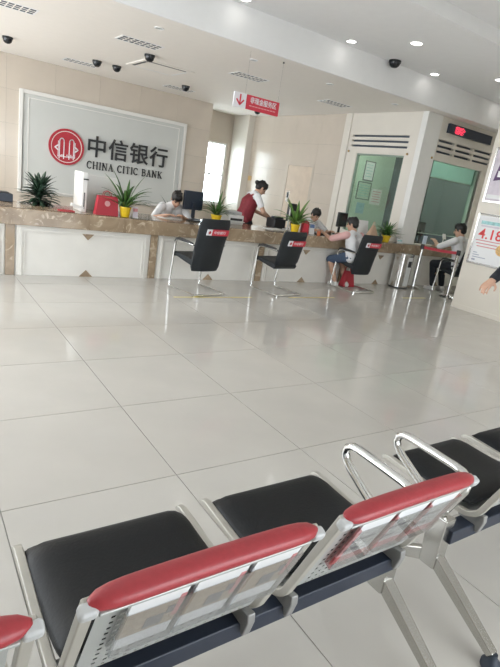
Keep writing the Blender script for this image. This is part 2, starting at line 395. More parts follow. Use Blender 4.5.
m.build('window_frame', M_gframe, wn3)
MB().box(8.22, 9.62, BOOTH_Y+0.03, BOOTH_Y+0.06, 1.0, 1.02).build('window_bar', M_gframe, wn3)
# booth interior shell
struct(MB().box(SIDE_X+0.1, BOOTH_X1+0.1, BOOTH_Y1, BOOTH_Y1+0.1, 0, ZC).build('wall_booth_back', M_gwall))
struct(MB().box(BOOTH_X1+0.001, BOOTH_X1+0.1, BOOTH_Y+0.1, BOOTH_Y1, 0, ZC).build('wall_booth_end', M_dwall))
# poster wall (near, right)
struct(MB().box(RIGHT_X, RIGHT_X+0.5, FRONT_Y, 4.95, 0, ZU).build('wall_right_near', M_wallr))
struct(MB().box(RIGHT_X-0.012, RIGHT_X-0.001, FRONT_Y, 4.95, 0, 0.07).build('baseboard_right', M_wallr))
struct(MB().box(RIGHT_X+0.5, 11.0, 4.75, 4.95, 0, ZM).build('wall_alcove', M_wallr))
struct(MB().box(10.9, 11.0, 4.95, BOOTH_Y, 0, ZM).build('wall_alcove_end', M_wallr))
# left wall
wl = MB(); put = lambda a0,a1,b0,b1: wl.box(LEFT_X-0.2, LEFT_X, a0, a1, b0, b1)
LWIN = LW_
cells(wl, (FRONT_Y, 11.92, 0, ZU), LWIN, put)
struct(wl.build('wall_left', M_wallr, origin=(0,0,0)))
for k, (a, b, c, d) in enumerate(LWIN):
    wn = thing('window_%d' % (5+k), 'x', 'x', (LEFT_X-0.1, (a+b)/2, c)); del wn['label']; del wn['category']; struct(wn)
    m = MB().box(LEFT_X-0.13, LEFT_X-0.07, a, a+0.05, c, d).box(LEFT_X-0.13, LEFT_X-0.07, b-0.05, b, c, d).box(LEFT_X-0.13, LEFT_X-0.07, a+0.05, b-0.05, c, c+0.05).box(LEFT_X-0.13, LEFT_X-0.07, a+0.05, b-0.05, d-0.05, d)
    m.build('window_frame', M_white, wn)
    for q in range(1, 4): yy = a + (b-a)*q/4; MB().box(LEFT_X-0.12, LEFT_X-0.08, yy-0.02, yy+0.02, c+0.05, d-0.05).build('window_bar', M_white, wn)
    zz = c + (d-c)*0.62; MB().box(LEFT_X-0.12, LEFT_X-0.08, a+0.05, b-0.05, zz-0.02, zz+0.02).build('window_bar', M_white, wn)
# ceilings: low over the tellers, stepped up twice towards the entrance
FY1, FY2 = 6.24, 4.42
struct(MB().box(LEFT_X, 11.0, FY1+0.02, 13.0, ZC, ZC+0.1).build('ceiling', M_ceil))
struct(MB().box(LEFT_X, 11.0, FY1, FY1+0.02, ZC-0.001, ZM+0.05).build('trim_5', M_ceilw))
struct(MB().box(LEFT_X, 11.0, FY2, FY1, ZM, ZM+0.1).build('ceiling_middle', M_ceilw))
struct(MB().box(LEFT_X, 11.0, FY2-0.02, FY2, ZM-0.001, ZU+0.05).build('trim_6', M_ceilw))
struct(MB().box(LEFT_X, RIGHT_X+0.5, FRONT_Y, FY2-0.02, ZU, ZU+0.1).build('ceiling_upper', M_ceilw))
# entrance wall behind the viewer with its glazed doors
we = MB(); put = lambda a0,a1,b0,b1: we.box(a0, a1, FRONT_Y-0.2, FRONT_Y-0.061, b0, b1)
cells(we, (LEFT_X, RIGHT_X, 0, ZU), [(0.6, 4.4, 0.0, 2.3)], put)
struct(we.build('wall_front', M_wallr, origin=(0,0,0)))
sf = thing('window_4', 'x', 'x', (2.4, FRONT_Y, 0)); del sf['label']; del sf['category']; struct(sf)
for x in (LEFT_X, -1.1, 0.6, 2.3, 4.0, 5.7, RIGHT_X-0.06): MB().box(x, x+0.06, FRONT_Y-0.06, FRONT_Y, 0, ZU).build('mullion', M_alu, sf)
for z in (0.0, 2.5, ZU-0.06): MB().box(LEFT_X, RIGHT_X, FRONT_Y-0.05, FRONT_Y-0.01, z, z+0.06).build('transom', M_alu, sf)

# ================================================================== COUNTER
cb = thing('service_counter', 'long cream counter front with marble pilasters and triangle inlays', 'counter', (4.0, CY, 0))
X0, X1 = -0.7, BOOTH_X1
MB().box(X0, X1, CY+0.02, CY+0.10, 0.0, 0.60).build('carcass', M_panel, cb)
pils = [1.065 + 1.78*k for k in range(-1, 6)]
for x in pils: MB().box(x-0.05, x+0.05, CY-0.004, CY+0.02, 0, 0.60).build('pilaster', M_marble, cb, bevel=0.003)
for x in pils[:-1]:
    a, b = x+0.065, x+1.78-0.065; c = (a+b)/2
    p = MB().box(a, b, CY+0.004, CY+0.02, 0.0, 0.59).build('front_panel', M_panel, cb, bevel=0.002)
    m = MB()
    for ins, wd, pr in ((0.045, 0.018, 0.015), (0.085, 0.012, 0.010)):
        l, r, t = a+ins, b-ins, 0.585-ins*0.8; y0 = CY+0.004-pr
        m.box(l, r, y0, CY+0.004, t-wd, t).box(l, l+wd, y0, CY+0.004, 0.0, t-wd).box(r-wd, r, y0, CY+0.004, 0.0, t-wd)
    m.build('moulding', M_panel, p)
    MB().prism([(-0.085,0),(0.085,0),(0,0.085)], (c, CY-0.004, 0.0), (1,0,0), (0,0,1), (0,0.012,0)).build('inlay', M_marble, p)
    MB().prism([(-0.075,0),(0.075,0),(0,-0.075)], (c, CY-0.014, 0.540), (1,0,0), (0,0,1), (0,0.018,0)).build('inlay', M_marble, p)
ct = MB().box(X0, X1, CY-0.05, CY-0.01, 0.595, 0.78).box(X0, X1, CY-0.01, 7.32, 0.735, 0.78).build('marble_worktop', M_marble, bevel=0.006)
tag(ct, 'long polished brown marble counter top with deep front edge', 'counter top')
TOP = 0.78

# ================================================================== SIGN BOARD AND EMBLEM
SBY = BACK_Y - 0.006
sb = thing('sign_board', 'large pale grey framed board on the tiled back wall behind the counter', 'sign board', (3.86, SBY, 0.62))
MB().box(2.12, 5.62, SBY-0.02, SBY, 0.64, 2.46).build('panel', M_board, sb)
m = MB().box(2.05, 2.12, SBY-0.045, SBY, 0.58, 2.53).box(5.62, 5.69, SBY-0.045, SBY, 0.58, 2.53).box(2.12, 5.62, SBY-0.045, SBY, 2.46, 2.53).box(2.12, 5.62, SBY-0.045, SBY, 0.58, 0.64)
m.build('frame', M_white, sb, bevel=0.006)
m = MB().box(2.22, 2.235, SBY-0.03, SBY-0.02, 0.70, 2.40).box(5.50, 5.515, SBY-0.03, SBY-0.02, 0.70, 2.40).box(2.235, 5.50, SBY-0.03, SBY-0.02, 2.385, 2.40)
m.build('moulding', M_white, sb)
LY = SBY - 0.021
def disc(mb, c, r0, r1, y0, y1, n=48):     # annulus facing -y
    for k in range(n):
        a, b = 2*PI*k/n, 2*PI*(k+1)/n
        q = [(c[0]+r*math.cos(t), c[1]+r*math.sin(t)) for r, t in ((r0,a),(r1,a),(r1,b),(r0,b))]
        mb.prism(q if r0 > 0 else q[1:], (0, y1, 0), (1,0,0), (0,0,1), (0, y0-y1, 0))
em = thing('bank_emblem', 'round red emblem with two white-outlined towers on the grey board', 'emblem', (2.98, LY, 1.22))
EC = (2.98, 1.585)
m = MB(); disc(m, EC, 0.0, 0.30, LY-0.03, LY-0.001); m.build('disc', M_redp, em)
m = MB(); disc(m, EC, 0.315, 0.36, LY-0.035, LY-0.001); m.build('outer_ring', M_redp, em)
m = MB(); disc(m, EC, 0.30, 0.315, LY-0.03, LY-0.001); m.build('inner_ring', M_white, em)
def stroke(mb, pts, wd, y0, y1):
    for (ax, az), (bx, bz) in zip(pts[:-1], pts[1:]):
        d = Vector((bx-ax, bz-az)); L = d.length
        if L < 1e-6: continue
        d /= L; n = Vector((-d.y, d.x)) * wd/2
        mb.prism([(ax+n.x-d.x*wd*.3, az+n.y-d.y*wd*.3), (bx+n.x+d.x*wd*.3, bz+n.y+d.y*wd*.3), (bx-n.x+d.x*wd*.3, bz-n.y+d.y*wd*.3), (ax-n.x-d.x*wd*.3, az-n.y-d.y*wd*.3)], (0, y1, 0), (1,0,0), (0,0,1), (0, y0-y1, 0))
for sx in (-1, 1):
    m = MB(); cx = EC[0] + sx*0.10
    stroke(m, [(cx-0.045, EC[1]-0.24)] + [(cx-0.045*math.cos(t), EC[1]+0.10+0.06*math.sin(t)) for t in [PI*i/8 for i in range(9)]] + [(cx+0.045, EC[1]-0.24)], 0.018, LY-0.036, LY-0.028)
    m.build('tower_outline', M_signw, em)
    m = MB(); stroke(m, [(EC[0]+sx*0.17, EC[1]-0.20), (EC[0]+sx*0.17, EC[1]+0.10)], 0.012, LY-0.036, LY-0.028)
    stroke(m, [(EC[0]+sx*0.17, EC[1]+0.02), (EC[0]+sx*0.235, EC[1]-0.03), (EC[0]+sx*0.17, EC[1]-0.08)], 0.025, LY-0.036, LY-0.028)
    m.build('side_mark', M_signw, em)
m = MB(); rr = random.Random(3)
for k in range(14):
    x = EC[0]-0.17+0.34*k/13; h = rr.uniform(0.02, 0.07); m.box(x-0.008, x+0.008, LY-0.035, LY-0.028, EC[1]-0.21, EC[1]-0.21+h)
m.build('wave_marks', M_signw, em)
cjk = thing('chinese_lettering', 'large black Chinese characters mounted on the grey board', 'lettering', (4.32, LY, 1.45))
for ch, x in zip('中信银行', (3.38, 3.86, 4.34, 4.82)):
    MB().text(ch, (x, LY-0.02, 1.515), (1,0,0), (0,0,1), 0.46, 0.018, bold=0.014).build('character', M_ink, cjk)
# serif capitals built from strokes on a unit cell
def arcp(cx, cy, rx, ry, a0, a1, n=10): return [(cx+rx*math.cos(math.radians(a0+(a1-a0)*i/n)), cy+ry*math.sin(math.radians(a0+(a1-a0)*i/n))) for i in range(n+1)]
def glyph(ch):
    st = []; T, t = 0.16, 0.07
    def stem(x): st.append(([(x,0),(x,1)], T)); st.append(([(x-0.13,0.03),(x+0.13,0.03)], t)); st.append(([(x-0.13,0.97),(x+0.13,0.97)], t))
    if ch == 'C': st.append((arcp(0.45,0.5,0.38,0.48,50,310,14), 0.13)); st.append(([(0.72,0.72),(0.72,0.95)], t)); st.append(([(0.72,0.05),(0.72,0.2)], t)); W = 0.85
    elif ch == 'H': stem(0.18); stem(0.78); st.append(([(0.18,0.5),(0.78,0.5)], t)); W = 0.98
    elif ch == 'I': stem(0.2); W = 0.42
    elif ch == 'N': stem(0.16); st.append(([(0.78,0),(0.78,1)], t)); st.append(([(0.16,0.97),(0.78,0.03)], T)); st.append(([(0.65,0.97),(0.91,0.97)], t)); W = 0.98
    elif ch == 'A': st.append(([(0.42,0.98),(0.12,0.02)], t)); st.append(([(0.42,0.98),(0.74,0.02)], T)); st.append(([(0.24,0.36),(0.62,0.36)], t)); st.append(([(0,0.03),(0.26,0.03)], t)); st.append(([(0.6,0.03),(0.9,0.03)], t)); W = 0.92
    elif ch == 'T': st.append(([(0.4,0),(0.4,1)], T)); st.append(([(0.05,0.96),(0.75,0.96)], t)); st.append(([(0.07,0.8),(0.07,0.96)], t)); st.append(([(0.73,0.8),(0.73,0.96)], t)); st.append(([(0.27,0.03),(0.53,0.03)], t)); W = 0.8
    elif ch == 'B': stem(0.18); st.append(([(0.18,0.97),(0.42,0.97)] + arcp(0.42,0.75,0.22,0.22,90,-90,8) + [(0.18,0.53)], 0.1)); st.append(([(0.18,0.53),(0.45,0.53)] + arcp(0.45,0.28,0.27,0.25,90,-90,8) + [(0.18,0.03)], 0.1)); W = 0.82
    elif ch == 'K': stem(0.18); st.append(([(0.2,0.42),(0.74,0.97)], t)); st.append(([(0.36,0.6),(0.8,0.03)], T)); st.append(([(0.62,0.97),(0.86,0.97)], t)); st.append(([(0.68,0.03),(0.94,0.03)], t)); W = 0.95
    else: W = 0.45
    return st, W
lat = thing('latin_lettering', 'small black serif capitals reading the bank name below the Chinese characters', 'lettering', (4.32, LY, 1.2))
txt = 'CHINA CITIC BANK'; tot = sum(glyph(c)[1] + 0.12 for c in txt); kx = 1.78/tot; x = 3.42; hz = 0.15
for c in txt:
    st, W = glyph(c)
    if st:
        m = MB()
        for pts, wd in st: stroke(m, [(x + px*kx, 1.225 + pz*hz) for px, pz in pts], wd*kx*1.15, LY-0.015, LY-0.001)
        m.build('letter', M_ink, lat)
    x += (W + 0.12)*kx

# ================================================================== CEILING FIXTURES
def vent(x, y, label, lx=0.62, ly=0.34, nx=7, ny=3):
    t = thing('ceiling_vent', label, 'vent', (x, y, ZC-0.012), 'egg crate vents in the low ceiling')
    a, b, c, d = x-lx/2, x+lx/2, y-ly/2, y+ly/2; f = 0.022; z0, z1 = ZC-0.006, ZC
    MB().box(a,b,c,c+f,z0,z1).box(a,b,d-f,d,z0,z1).box(a,a+f,c+f,d-f,z0,z1).box(b-f,b,c+f,d-f,z0,z1).build('frame', M_ceilw, t)
    MB().box(a+f,b-f,c+f,d-f,ZC-0.002,ZC).build('backing', M_ventd, t)
    for i in range(1, nx): xx = a+f+(lx-2*f)*i/nx; MB().box(xx-0.008,xx+0.008,c+f,d-f,ZC-0.005,ZC-0.002).build('slat', M_ceil, t)
    for i in range(1, ny): yy = c+f+(ly-2*f)*i/ny; MB().box(a+f,b-f,yy-0.011,yy+0.011,ZC-0.006,ZC-0.002).build('slat', M_ceil, t)
vent(1.25, 7.85, 'white egg crate ceiling vent above the counter end with the dark plant')
vent(2.93, 7.80, 'white egg crate ceiling vent before the air conditioning cassette')
vent(2.93, 10.72, 'white egg crate ceiling vent near the back wall above the red emblem')
vent(4.98, 10.80, 'white egg crate ceiling vent near the back wall and its corner')
vent(4.88, 7.92, 'white egg crate ceiling vent above the hanging red sign')
vent(6.90, 8.02, 'white egg crate ceiling vent beside the glazed booth wall')
def dome(x, y, z, label, r=0.075):
    t = thing('dome_camera', label, 'camera', (x, y, z-0.11), 'black dome cameras on the ceiling')
    MB().cyl((x, y), r*1.08, z-0.03, z, 24).build('base_ring', M_black, t, smooth=True)
    MB().lathe((x, y, z-0.03), [(r*0.98,0.0),(r*0.95,-0.02),(r*0.80,-0.045),(r*0.5,-0.066),(r*0.1,-0.073)]).build('dome', M_scr, t, smooth=True, angle=60)
dome(1.57, 10.05, ZC, 'black dome camera alone on the ceiling near the left vent')
dome(3.03, 10.08, ZC, 'black dome camera at the edge of the ceiling vent over the emblem')
dome(3.39, 10.08, ZC, 'black dome camera between the vent and the air conditioning cassette')
dome(3.33, 8.40, ZC, 'black dome camera beside the air conditioning cassette, nearer the counter')
dome(4.88, 10.27, ZC, 'black dome camera at the vent by the wall corner')
dome(7.10, 10.95, ZC, 'black dome camera below the hanging red sign, near the far pier')
dome(6.30, 6.13, ZM, 'black dome camera under the raised middle ceiling beside the drop', 0.085)
cs = thing('air_conditioner_cassette', 'square ceiling air conditioning cassette with dark slots', 'air conditioner', (3.85, 9.2, ZC-0.012))
MB().box(3.40, 4.30, 8.75, 9.65, ZC-0.012, ZC).build('panel', M_ceil, cs, bevel=0.004)
for a in ((3.52,4.18,8.83,8.875),(3.52,4.18,9.53,9.575),(3.46,3.505,8.90,9.50),(4.195,4.24,8.90,9.50)):
    MB().box(*a, ZC-0.015, ZC-0.011).build('air_slot', M_black if (a[2] < 8.9 or a[0] < 3.5) and a[2] != 9.53 else M_ceilw, cs)
def downlight(x, y, z, lit, label, group, r=0.065):
    t = thing('downlight', label, 'ceiling light', (x, y, z-0.008), group)
    m = MB(); n = 28
    m.rings([[(x+rr*math.cos(2*PI*j/n), y+rr*math.sin(2*PI*j/n), zz) for j in range(n)] for rr, zz in ((r*1.25,z),(r*1.25,z-0.006),(r,z-0.008),(r*0.97,z-0.001))], cap=False)
    m.build('trim_ring', M_ceilw, t, smooth=True)
    MB().cyl((x, y), r*0.97, z-0.004, z-0.001, 28).build('diffuser', M_lamp if lit else M_grey, t)
    if lit and y < 5.5:
        d = bpy.data.lights.new('downlight_lamp', 'SPOT'); d.energy = 3; d.spot_size = math.radians(130); d.spot_blend = 0.8; d.color = (1, 0.94, 0.86); d.shadow_soft_size = 0.06
        o = bpy.data.objects.new('downlight_lamp', d); COL.objects.link(o); o.parent = t; o.location = (0, 0, -0.02)
for x, y, q in ((2.77, 6.75, 'before the vent that faces the cassette'), (4.24, 6.82, 'above the hanging red sign'), (5.68, 6.80, 'between the hanging sign and the booth'), (7.15, 6.76, 'beside the booth corner')):
    downlight(x, y, ZC, False, 'small unlit downlight in the low ceiling ' + q, 'unlit downlights in a row', 0.05)
for x, y, q in ((3.53, 6.05, 'near the hanging sign'), (5.30, 6.05, 'between the hanging sign and the dome camera'), (7.15, 6.05, 'just past the dome camera'), (9.2, 6.05, 'in front of the red lit display')):
    downlight(x, y, ZM, True, 'lit downlight close to the ceiling drop, ' + q, 'lit downlights along the drop')
for x, y, q in ((5.75, 5.28, 'across from the dome camera'), (7.76, 5.28, 'by the end of the poster wall')):
    downlight(x, y, ZM, True, 'lit downlight away from the ceiling drop, ' + q, 'lit downlights in the outer row', 0.075)
for x, y in ((-0.3, 7.9), (-0.3, 10.3), (-1.8, 7.9), (-1.8, 10.3)):  # unseen glowing panels added to brighten the teller area
    t = thing('ceiling_fill_panel', 'square glowing fill panel added in the low ceiling towards the left windows', 'ceiling light', (x, y, ZC-0.02), 'added fill panels in the low ceiling')
    MB().box(x-0.32,x+0.32,y-0.32,y-0.29,ZC-0.02,ZC).box(x-0.32,x+0.32,y+0.29,y+0.32,ZC-0.02,ZC).box(x-0.32,x-0.29,y-0.29,y+0.29,ZC-0.02,ZC).box(x+0.29,x+0.32,y-0.29,y+0.29,ZC-0.02,ZC).build('frame', M_ceilw, t)
    MB().box(x-0.29,x+0.29,y-0.29,y+0.29,ZC-0.012,ZC-0.001).build('diffuser', mat('fill_panel_glow', (1,1,1), emit=(1,0.93,0.82), estr=14.0), t)
# hanging sign
hs = thing('hanging_sign', 'red and white hanging sign with a down arrow and white characters', 'sign', (4.15, 6.45, 2.40))
MB().box(3.775, 3.975, 6.44, 6.46, 2.395, 2.58).build('arrow_plate', M_signw, hs, bevel=0.004)
m = MB(); stroke(m, [(3.875, 2.555), (3.875, 2.43)], 0.018, 6.434, 6.4405); stroke(m, [(3.82, 2.49), (3.875, 2.43), (3.93, 2.49)], 0.018, 6.434, 6.4405)
m.build('arrow', M_red, hs)
MB().box(3.98, 4.53, 6.44, 6.46, 2.395, 2.58).build('red_plate', M_red, hs, bevel=0.006)
MB().text('非现金服务区', (4.035, 6.436, 2.487), (1,0,0), (0,0,1), 0.085, 0.004, fit=0.44, bold=0.01).build('lettering', M_signw, hs)
m = MB()
for k in range(9): m.box(4.03+0.05*k, 4.068+0.05*k, 6.436, 6.44, 2.440, 2.451)
m.build('small_print', mat('print_rose', (0.80, 0.42, 0.42), 0.5, noise=0.05), hs)
for x in (3.95, 4.50): MB().tube([(x, 6.45, 2.57), (x, 6.45, ZC)], 0.0025, 6).build('wire', M_sst, hs)
MB().cyl((4.50, 6.45), 0.012, ZC-0.02, ZC, 12).build('hook', M_black, hs)

# ================================================================== BOOTH FITTINGS
led = thing('led_display', 'black display box with red lit characters above the teller window', 'display', (9.04, BOOTH_Y, 2.84))
MB().box(8.37, 9.72, BOOTH_Y-0.06, BOOTH_Y, 2.845, 3.01).build('housing', M_navy, led, bevel=0.006)
m = MB(); rr = random.Random(5)
pat = ["01110101100", "11011111010", "01110110111", "11011101010", "01110111100", "10101101010", "01111011100"]
for j, row in enumerate(pat):
    for i, c in enumerate(row):
        if c == '1': m.box(8.53+i*0.028, 8.553+i*0.028, BOOTH_Y-0.064, BOOTH_Y-0.059, 2.985-j*0.018-0.015, 2.985-j*0.018)
m.build('lit_characters', M_led, led)
bl = thing('roller_blind', 'pale teal roller blind lowered behind the teller window top', 'blind', (8.94, BOOTH_Y+0.14, 2.06))
MB().box(8.2, 9.72, BOOTH_Y+0.13, BOOTH_Y+0.137, 2.07, 2.36).build('fabric', M_teall, bl)
MB().tube([(8.2, BOOTH_Y+0.134, 2.06), (9.72, BOOTH_Y+0.134, 2.06)], 0.012).build('bottom_bar', M_lgrey, bl)
MB().tube([(8.2, BOOTH_Y+0.15, 2.39), (9.72, BOOTH_Y+0.15, 2.39)], 0.03).build('roller', M_lgrey, bl, smooth=True)
def spotlamp(x, y, z, e, label):
    t = thing('booth_light', label, 'ceiling light', (x, y, z-0.01), 'lamps inside the booth')
    MB().cyl((x, y), 0.07, z-0.012, z, 20).build('ring', M_ceilw, t)
    MB().cyl((x, y), 0.055, z-0.014, z-0.012, 20).build('diffuser', mat('booth_lamp_lit', (1,1,1), emit=(0.95,1,0.96), estr=4.0), t)
    d = bpy.data.lights.new('booth_lamp', 'POINT'); d.energy = e; d.color = (0.95, 1, 0.96); d.shadow_soft_size = 0.08
    o = bpy.data.objects.new('booth_lamp', d); COL.objects.link(o); o.parent = t; o.location = (0, 0, -0.06)
for x, y in ((8.3, 8.8), (8.8, 7.4)): spotlamp(x, y, ZC, 45, 'round lamp in the booth ceiling, ' + ('towards the green wall' if y > 8 else 'over the booth window blind'))
def notice(x0, x1, z0, z1, label, body, border, mats):
    y = BOOTH_Y1 - 0.001
    t = thing('notice', label, 'notice', ((x0+x1)/2, y, z0))
    MB().box(x0, x1, y-0.012, y, z0, z1).build('sheet', body, t)
    if border:
        b = 0.02
        MB().box(x0-b,x0,y-0.02,y,z0-b,z1+b).box(x1,x1+b,y-0.02,y,z0-b,z1+b).box(x0,x1,y-0.02,y,z0-b,z0).box(x0,x1,y-0.02,y,z1,z1+b).build('frame', border, t)
    m = MB()
    for k in range(5): zz = z1 - (z1-z0)*(0.15+0.16*k); m.box(x0+0.04, x1-0.04-0.03*(k%2), y-0.0135, y-0.012, zz-0.012, zz)
    m.build('print_lines', mats, t)
notice(9.50, 9.80, 1.94, 2.36, 'upright framed notice hung highest on the green booth wall', M_paper, M_dgrey, M_teal)
notice(9.38, 9.80, 1.48, 1.86, 'wide dark framed notice below the upright one in the booth', M_gwall, M_dgrey, M_teal)
notice(9.88, 10.24, 1.38, 1.76, 'white notice with a red heading at the dark end of the booth', M_paper, None, M_pink)
notice(9.45, 9.72, 1.12, 1.38, 'pale blue sheet stuck low on the green booth wall', mat('print_blue', (0.42, 0.58, 0.66), 0.5, noise=0.1), None, M_teal)

# posters on the near right wall
def poster_frame(t, y0, y1, z0, z1, fw=0.03):
    x = RIGHT_X - 0.001
    MB().box(x-0.02,x,y0,y0+fw,z0,z1).box(x-0.02,x,y1-fw,y1,z0,z1).box(x-0.02,x,y0+fw,y1-fw,z0,z0+fw).box(x-0.02,x,y0+fw,y1-fw,z1-fw,z1).build('frame', M_sst, t, bevel=0.003)
U = (0, -1, 0); V = (0, 0, 1)
po = thing('rate_poster', 'framed white poster with a large red rate figure, the lower one', 'poster', (RIGHT_X, 4.45, 0.75))
poster_frame(po, 4.02, 4.885, 0.755, 1.53)
px = RIGHT_X - 0.012
MB().box(px, RIGHT_X-0.001, 4.05, 4.855, 0.785, 1.50).build('sheet', M_paper, po)
MB().text('4.18%', (px-0.001, 4.80, 1.16), U, V, 0.215, 0.003, bold=0.012, fit=0.56).build('rate_figure', M_prred, po)
m = MB()
m.box(px-0.002, px, 4.20, 4.80, 1.375, 1.425); m.build('teal_heading', M_teal, po)
MB().box(px-0.002, px, 4.45, 4.79, 1.335, 1.362).build('purple_subheading', M_lav, po)
m = MB()
for k, (a, b) in enumerate(((4.40, 4.82), (4.44, 4.80), (4.36, 4.78))): m.box(px-0.002, px, a, b, 1.12-0.045*k, 1.135-0.045*k)
m.build('small_print', M_pink, po)
m = MB()
for k, (a, b) in enumerate(((4.74, 4.81), (4.70, 4.81), (4.58, 4.81))): m.box(px-0.002, px, a, b, 0.93-0.035*k, 0.942-0.035*k)
m.box(px-0.002, px, 4.75, 4.81, 0.81, 0.835); m.build('footer_print', mat('print_slate', (0.36, 0.38, 0.46), 0.5, noise=0.1), po)
MB().prism([(0.09*math.cos(2*PI*k/24), 0.085*math.sin(2*PI*k/24)) for k in range(24)], (px-0.003, 4.36, 1.03), U, V, (0.003, 0, 0)).build('picture_patch', M_peach, po)
MB().box(px-0.002, px, 4.06, 4.30, 1.40, 1.49).build('corner_patch', M_teal, po)
po = thing('purple_poster', 'framed pink and purple poster hung above the rate poster', 'poster', (RIGHT_X, 4.45, 1.70))
poster_frame(po, 4.02, 4.885, 1.70, 2.50)
MB().box(px, RIGHT_X-0.001, 4.05, 4.855, 1.73, 2.47).build('sheet', M_lav, po)
MB().prism([(0.0,0.0),(0.50,0.10),(0.50,0.36),(0.05,0.28)], (px-0.002, 4.80, 2.02), U, V, (0.002, 0, 0)).build('purple_patch', M_purp, po)
m = MB()
for k in range(4): m.box(px-0.004, px-0.002, 4.68-0.10*k, 4.75-0.10*k, 2.08+0.02*k, 2.17+0.02*k)
m.build('white_print', M_signw, po)
MB().box(px-0.003, px, 4.50, 4.62, 1.90, 1.96).build('pink_patch', M_prred, po)
MB().box(px-0.002, px, 4.10, 4.84, 1.76, 1.82).build('white_strip', M_paper, po)
# switch plate on the far wall
sp = MB().box(SIDE_X-0.02, SIDE_X-0.006, 11.85, 12.0, 1.50, 1.62).build('switch_plate', mat('yellow_plate', (0.62, 0.42, 0.18), 0.4, noise=0.1), bevel=0.004)
tag(sp, 'small amber plate on the tiled wall near the window pier', 'wall plate')
# floor tape
for k, (a, b) in enumerate(((2.72, 3.86), (4.50, 5.36), (6.9, 7.5))):
    tag(MB().box(a, b, 5.44, 5.475, 0.0, 0.0012).build('floor_tape', M_yline),
        ['strip of yellow floor tape behind the first black chair by the gift bag', 'strip of yellow floor tape between the second and third black chairs', 'strip of yellow floor tape in front of the steel bin'][k], 'floor tape', 'yellow waiting line')

# ================================================================== BEAM BENCHES (foreground)
PROF = [(1.262,0.392),(1.255,0.402),(1.235,0.408),(1.15,0.404),(1.05,0.398),(0.95,0.394),(0.905,0.394)]
PROF[-2:] = [(0.96,0.394),(0.875,0.392)]
PROF += [(0.865 - 0.077*math.sin(t), 0.469 - 0.077*math.cos(t)) for t in [math.radians(a) for a in (12, 26, 40, 53, 64)]]
TB = Vector((-0.385, 0.923)).normalized(); NB = Vector((-0.923, -0.385)).normalized()   # back: along and outwards (y,z)
b0 = Vector(PROF[-1]); PROF += [tuple(b0 + TB*d) for d in (0.08, 0.16, 0.24, 0.30, 0.345)]
BTOP = Vector(PROF[-1])
def resample(P, step):
    P = [Vector(p) for p in P]; out = [P[0]]; acc = 0.0
    for a, b in zip(P[:-1], P[1:]):
        L = (b-a).length; d = step - acc
        while d <= L: out.append(a + (b-a)*d/L); d += step
        acc = L - (d - step)
    return out
def shell_mesh(cx, hw, pitch=0.024):
    P = resample(PROF, pitch); nx = int(round(2*hw/pitch)); m = MB(); dx = 2*hw/nx; h = 0.33
    for i in range(len(P)-1):
        a, b = P[i], P[i+1]
        back = a.x < 0.83
        for j in range(nx):
            x0 = cx - hw + j*dx; x1 = x0 + dx
            if back and 0 < j < nx-1:
                q = lambda u, v: (x0 + dx*u, a.x + (b.x-a.x)*v, a.y + (b.y-a.y)*v)
                o = [q(0,0), q(1,0), q(1,1), q(0,1)]; n = [q(h,h), q(1-h,h), q(1-h,1-h), q(h,1-h)]
                m.add(o + n, [(0,1,5,4),(1,2,6,5),(2,3,7,6),(3,0,4,7)])
            else: m.add([(x0,a.x,a.y),(x1,a.x,a.y),(x1,b.x,b.y),(x0,b.x,b.y)], [(0,1,2,3)])
    return m
def strap(mb, x0, x1, pts, th):
    P = [Vector(p) for p in pts]; rings = []
    for i, p in enumerate(P):
        t = (P[min(i+1, len(P)-1)] - P[max(i-1, 0)]).normalized(); n = Vector((-t.y, t.x))
        a, b = p + n*th/2, p - n*th/2
        rings.append([(x0,a.x,a.y),(x1,a.x,a.y),(x1,b.x,b.y),(x0,b.x,b.y)])
    mb.rings(rings); return mb
def pad_mesh(cx):
    # rounded cushion: cross-section follows the seat, corners rounded in plan
    m = MB(); ny, nx = 14, 16; y0, y1 = 0.845, 1.252; hw = 0.236; top, bot = [], []
    for j in range(ny+1):
        v = j/ny; rt, rb = [], []
        for i in range(nx+1):
            u = -1 + 2*i/nx
            su = math.copysign(1-(1-abs(u))**1.6, u) ; vv = v*2-1; sv = math.copysign(1-(1-abs(vv))**1.6, vv)
            # squircle plan
            X = su*math.sqrt(1-0.05*sv**10); Y = sv*math.sqrt(1-0.07*su**10)
            y = (y0+y1)/2 + Y*(y1-y0)/2
            e = max(abs(su)**7, abs(sv)**9)
            base = 0.402 + 0.012*((y-1.05)/0.2)**2*(1 if y > 1.05 else 2.2)
            droop = 0.030*max(0, (y-1.16)/0.09)**2
            rt.append((cx+X*hw, y, base + 0.042*(1-e*0.75) - droop)); rb.append((cx+X*hw, y, base - 0.004 - droop))
        top.append(rt); bot.append(rb)
    vs = [p for r in top for p in r] + [p for r in bot for p in r]; n1 = (nx+1)*(ny+1); fs = []
    I = lambda j, i: j*(nx+1)+i
    for j in range(ny):
        for i in range(nx):
            fs.append((I(j,i), I(j,i+1), I(j+1,i+1), I(j+1,i))); fs.append((n1+I(j,i), n1+I(j+1,i), n1+I(j+1,i+1), n1+I(j,i+1)))
    for i in range(nx):
        fs.append((I(0,i), n1+I(0,i), n1+I(0,i+1), I(0,i+1))); fs.append((I(ny,i), I(ny,i+1), n1+I(ny,i+1), n1+I(ny,i)))
    for j in range(ny):
        fs.append((I(j,0), I(j+1,0), n1+I(j+1,0), n1+I(j,0))); fs.append((I(j,nx), n1+I(j,nx), n1+I(j+1,nx), I(j+1,nx)))
    return m.add(vs, fs)
RC = BTOP - TB*0.003 + NB*0.001          # centre of the red roll
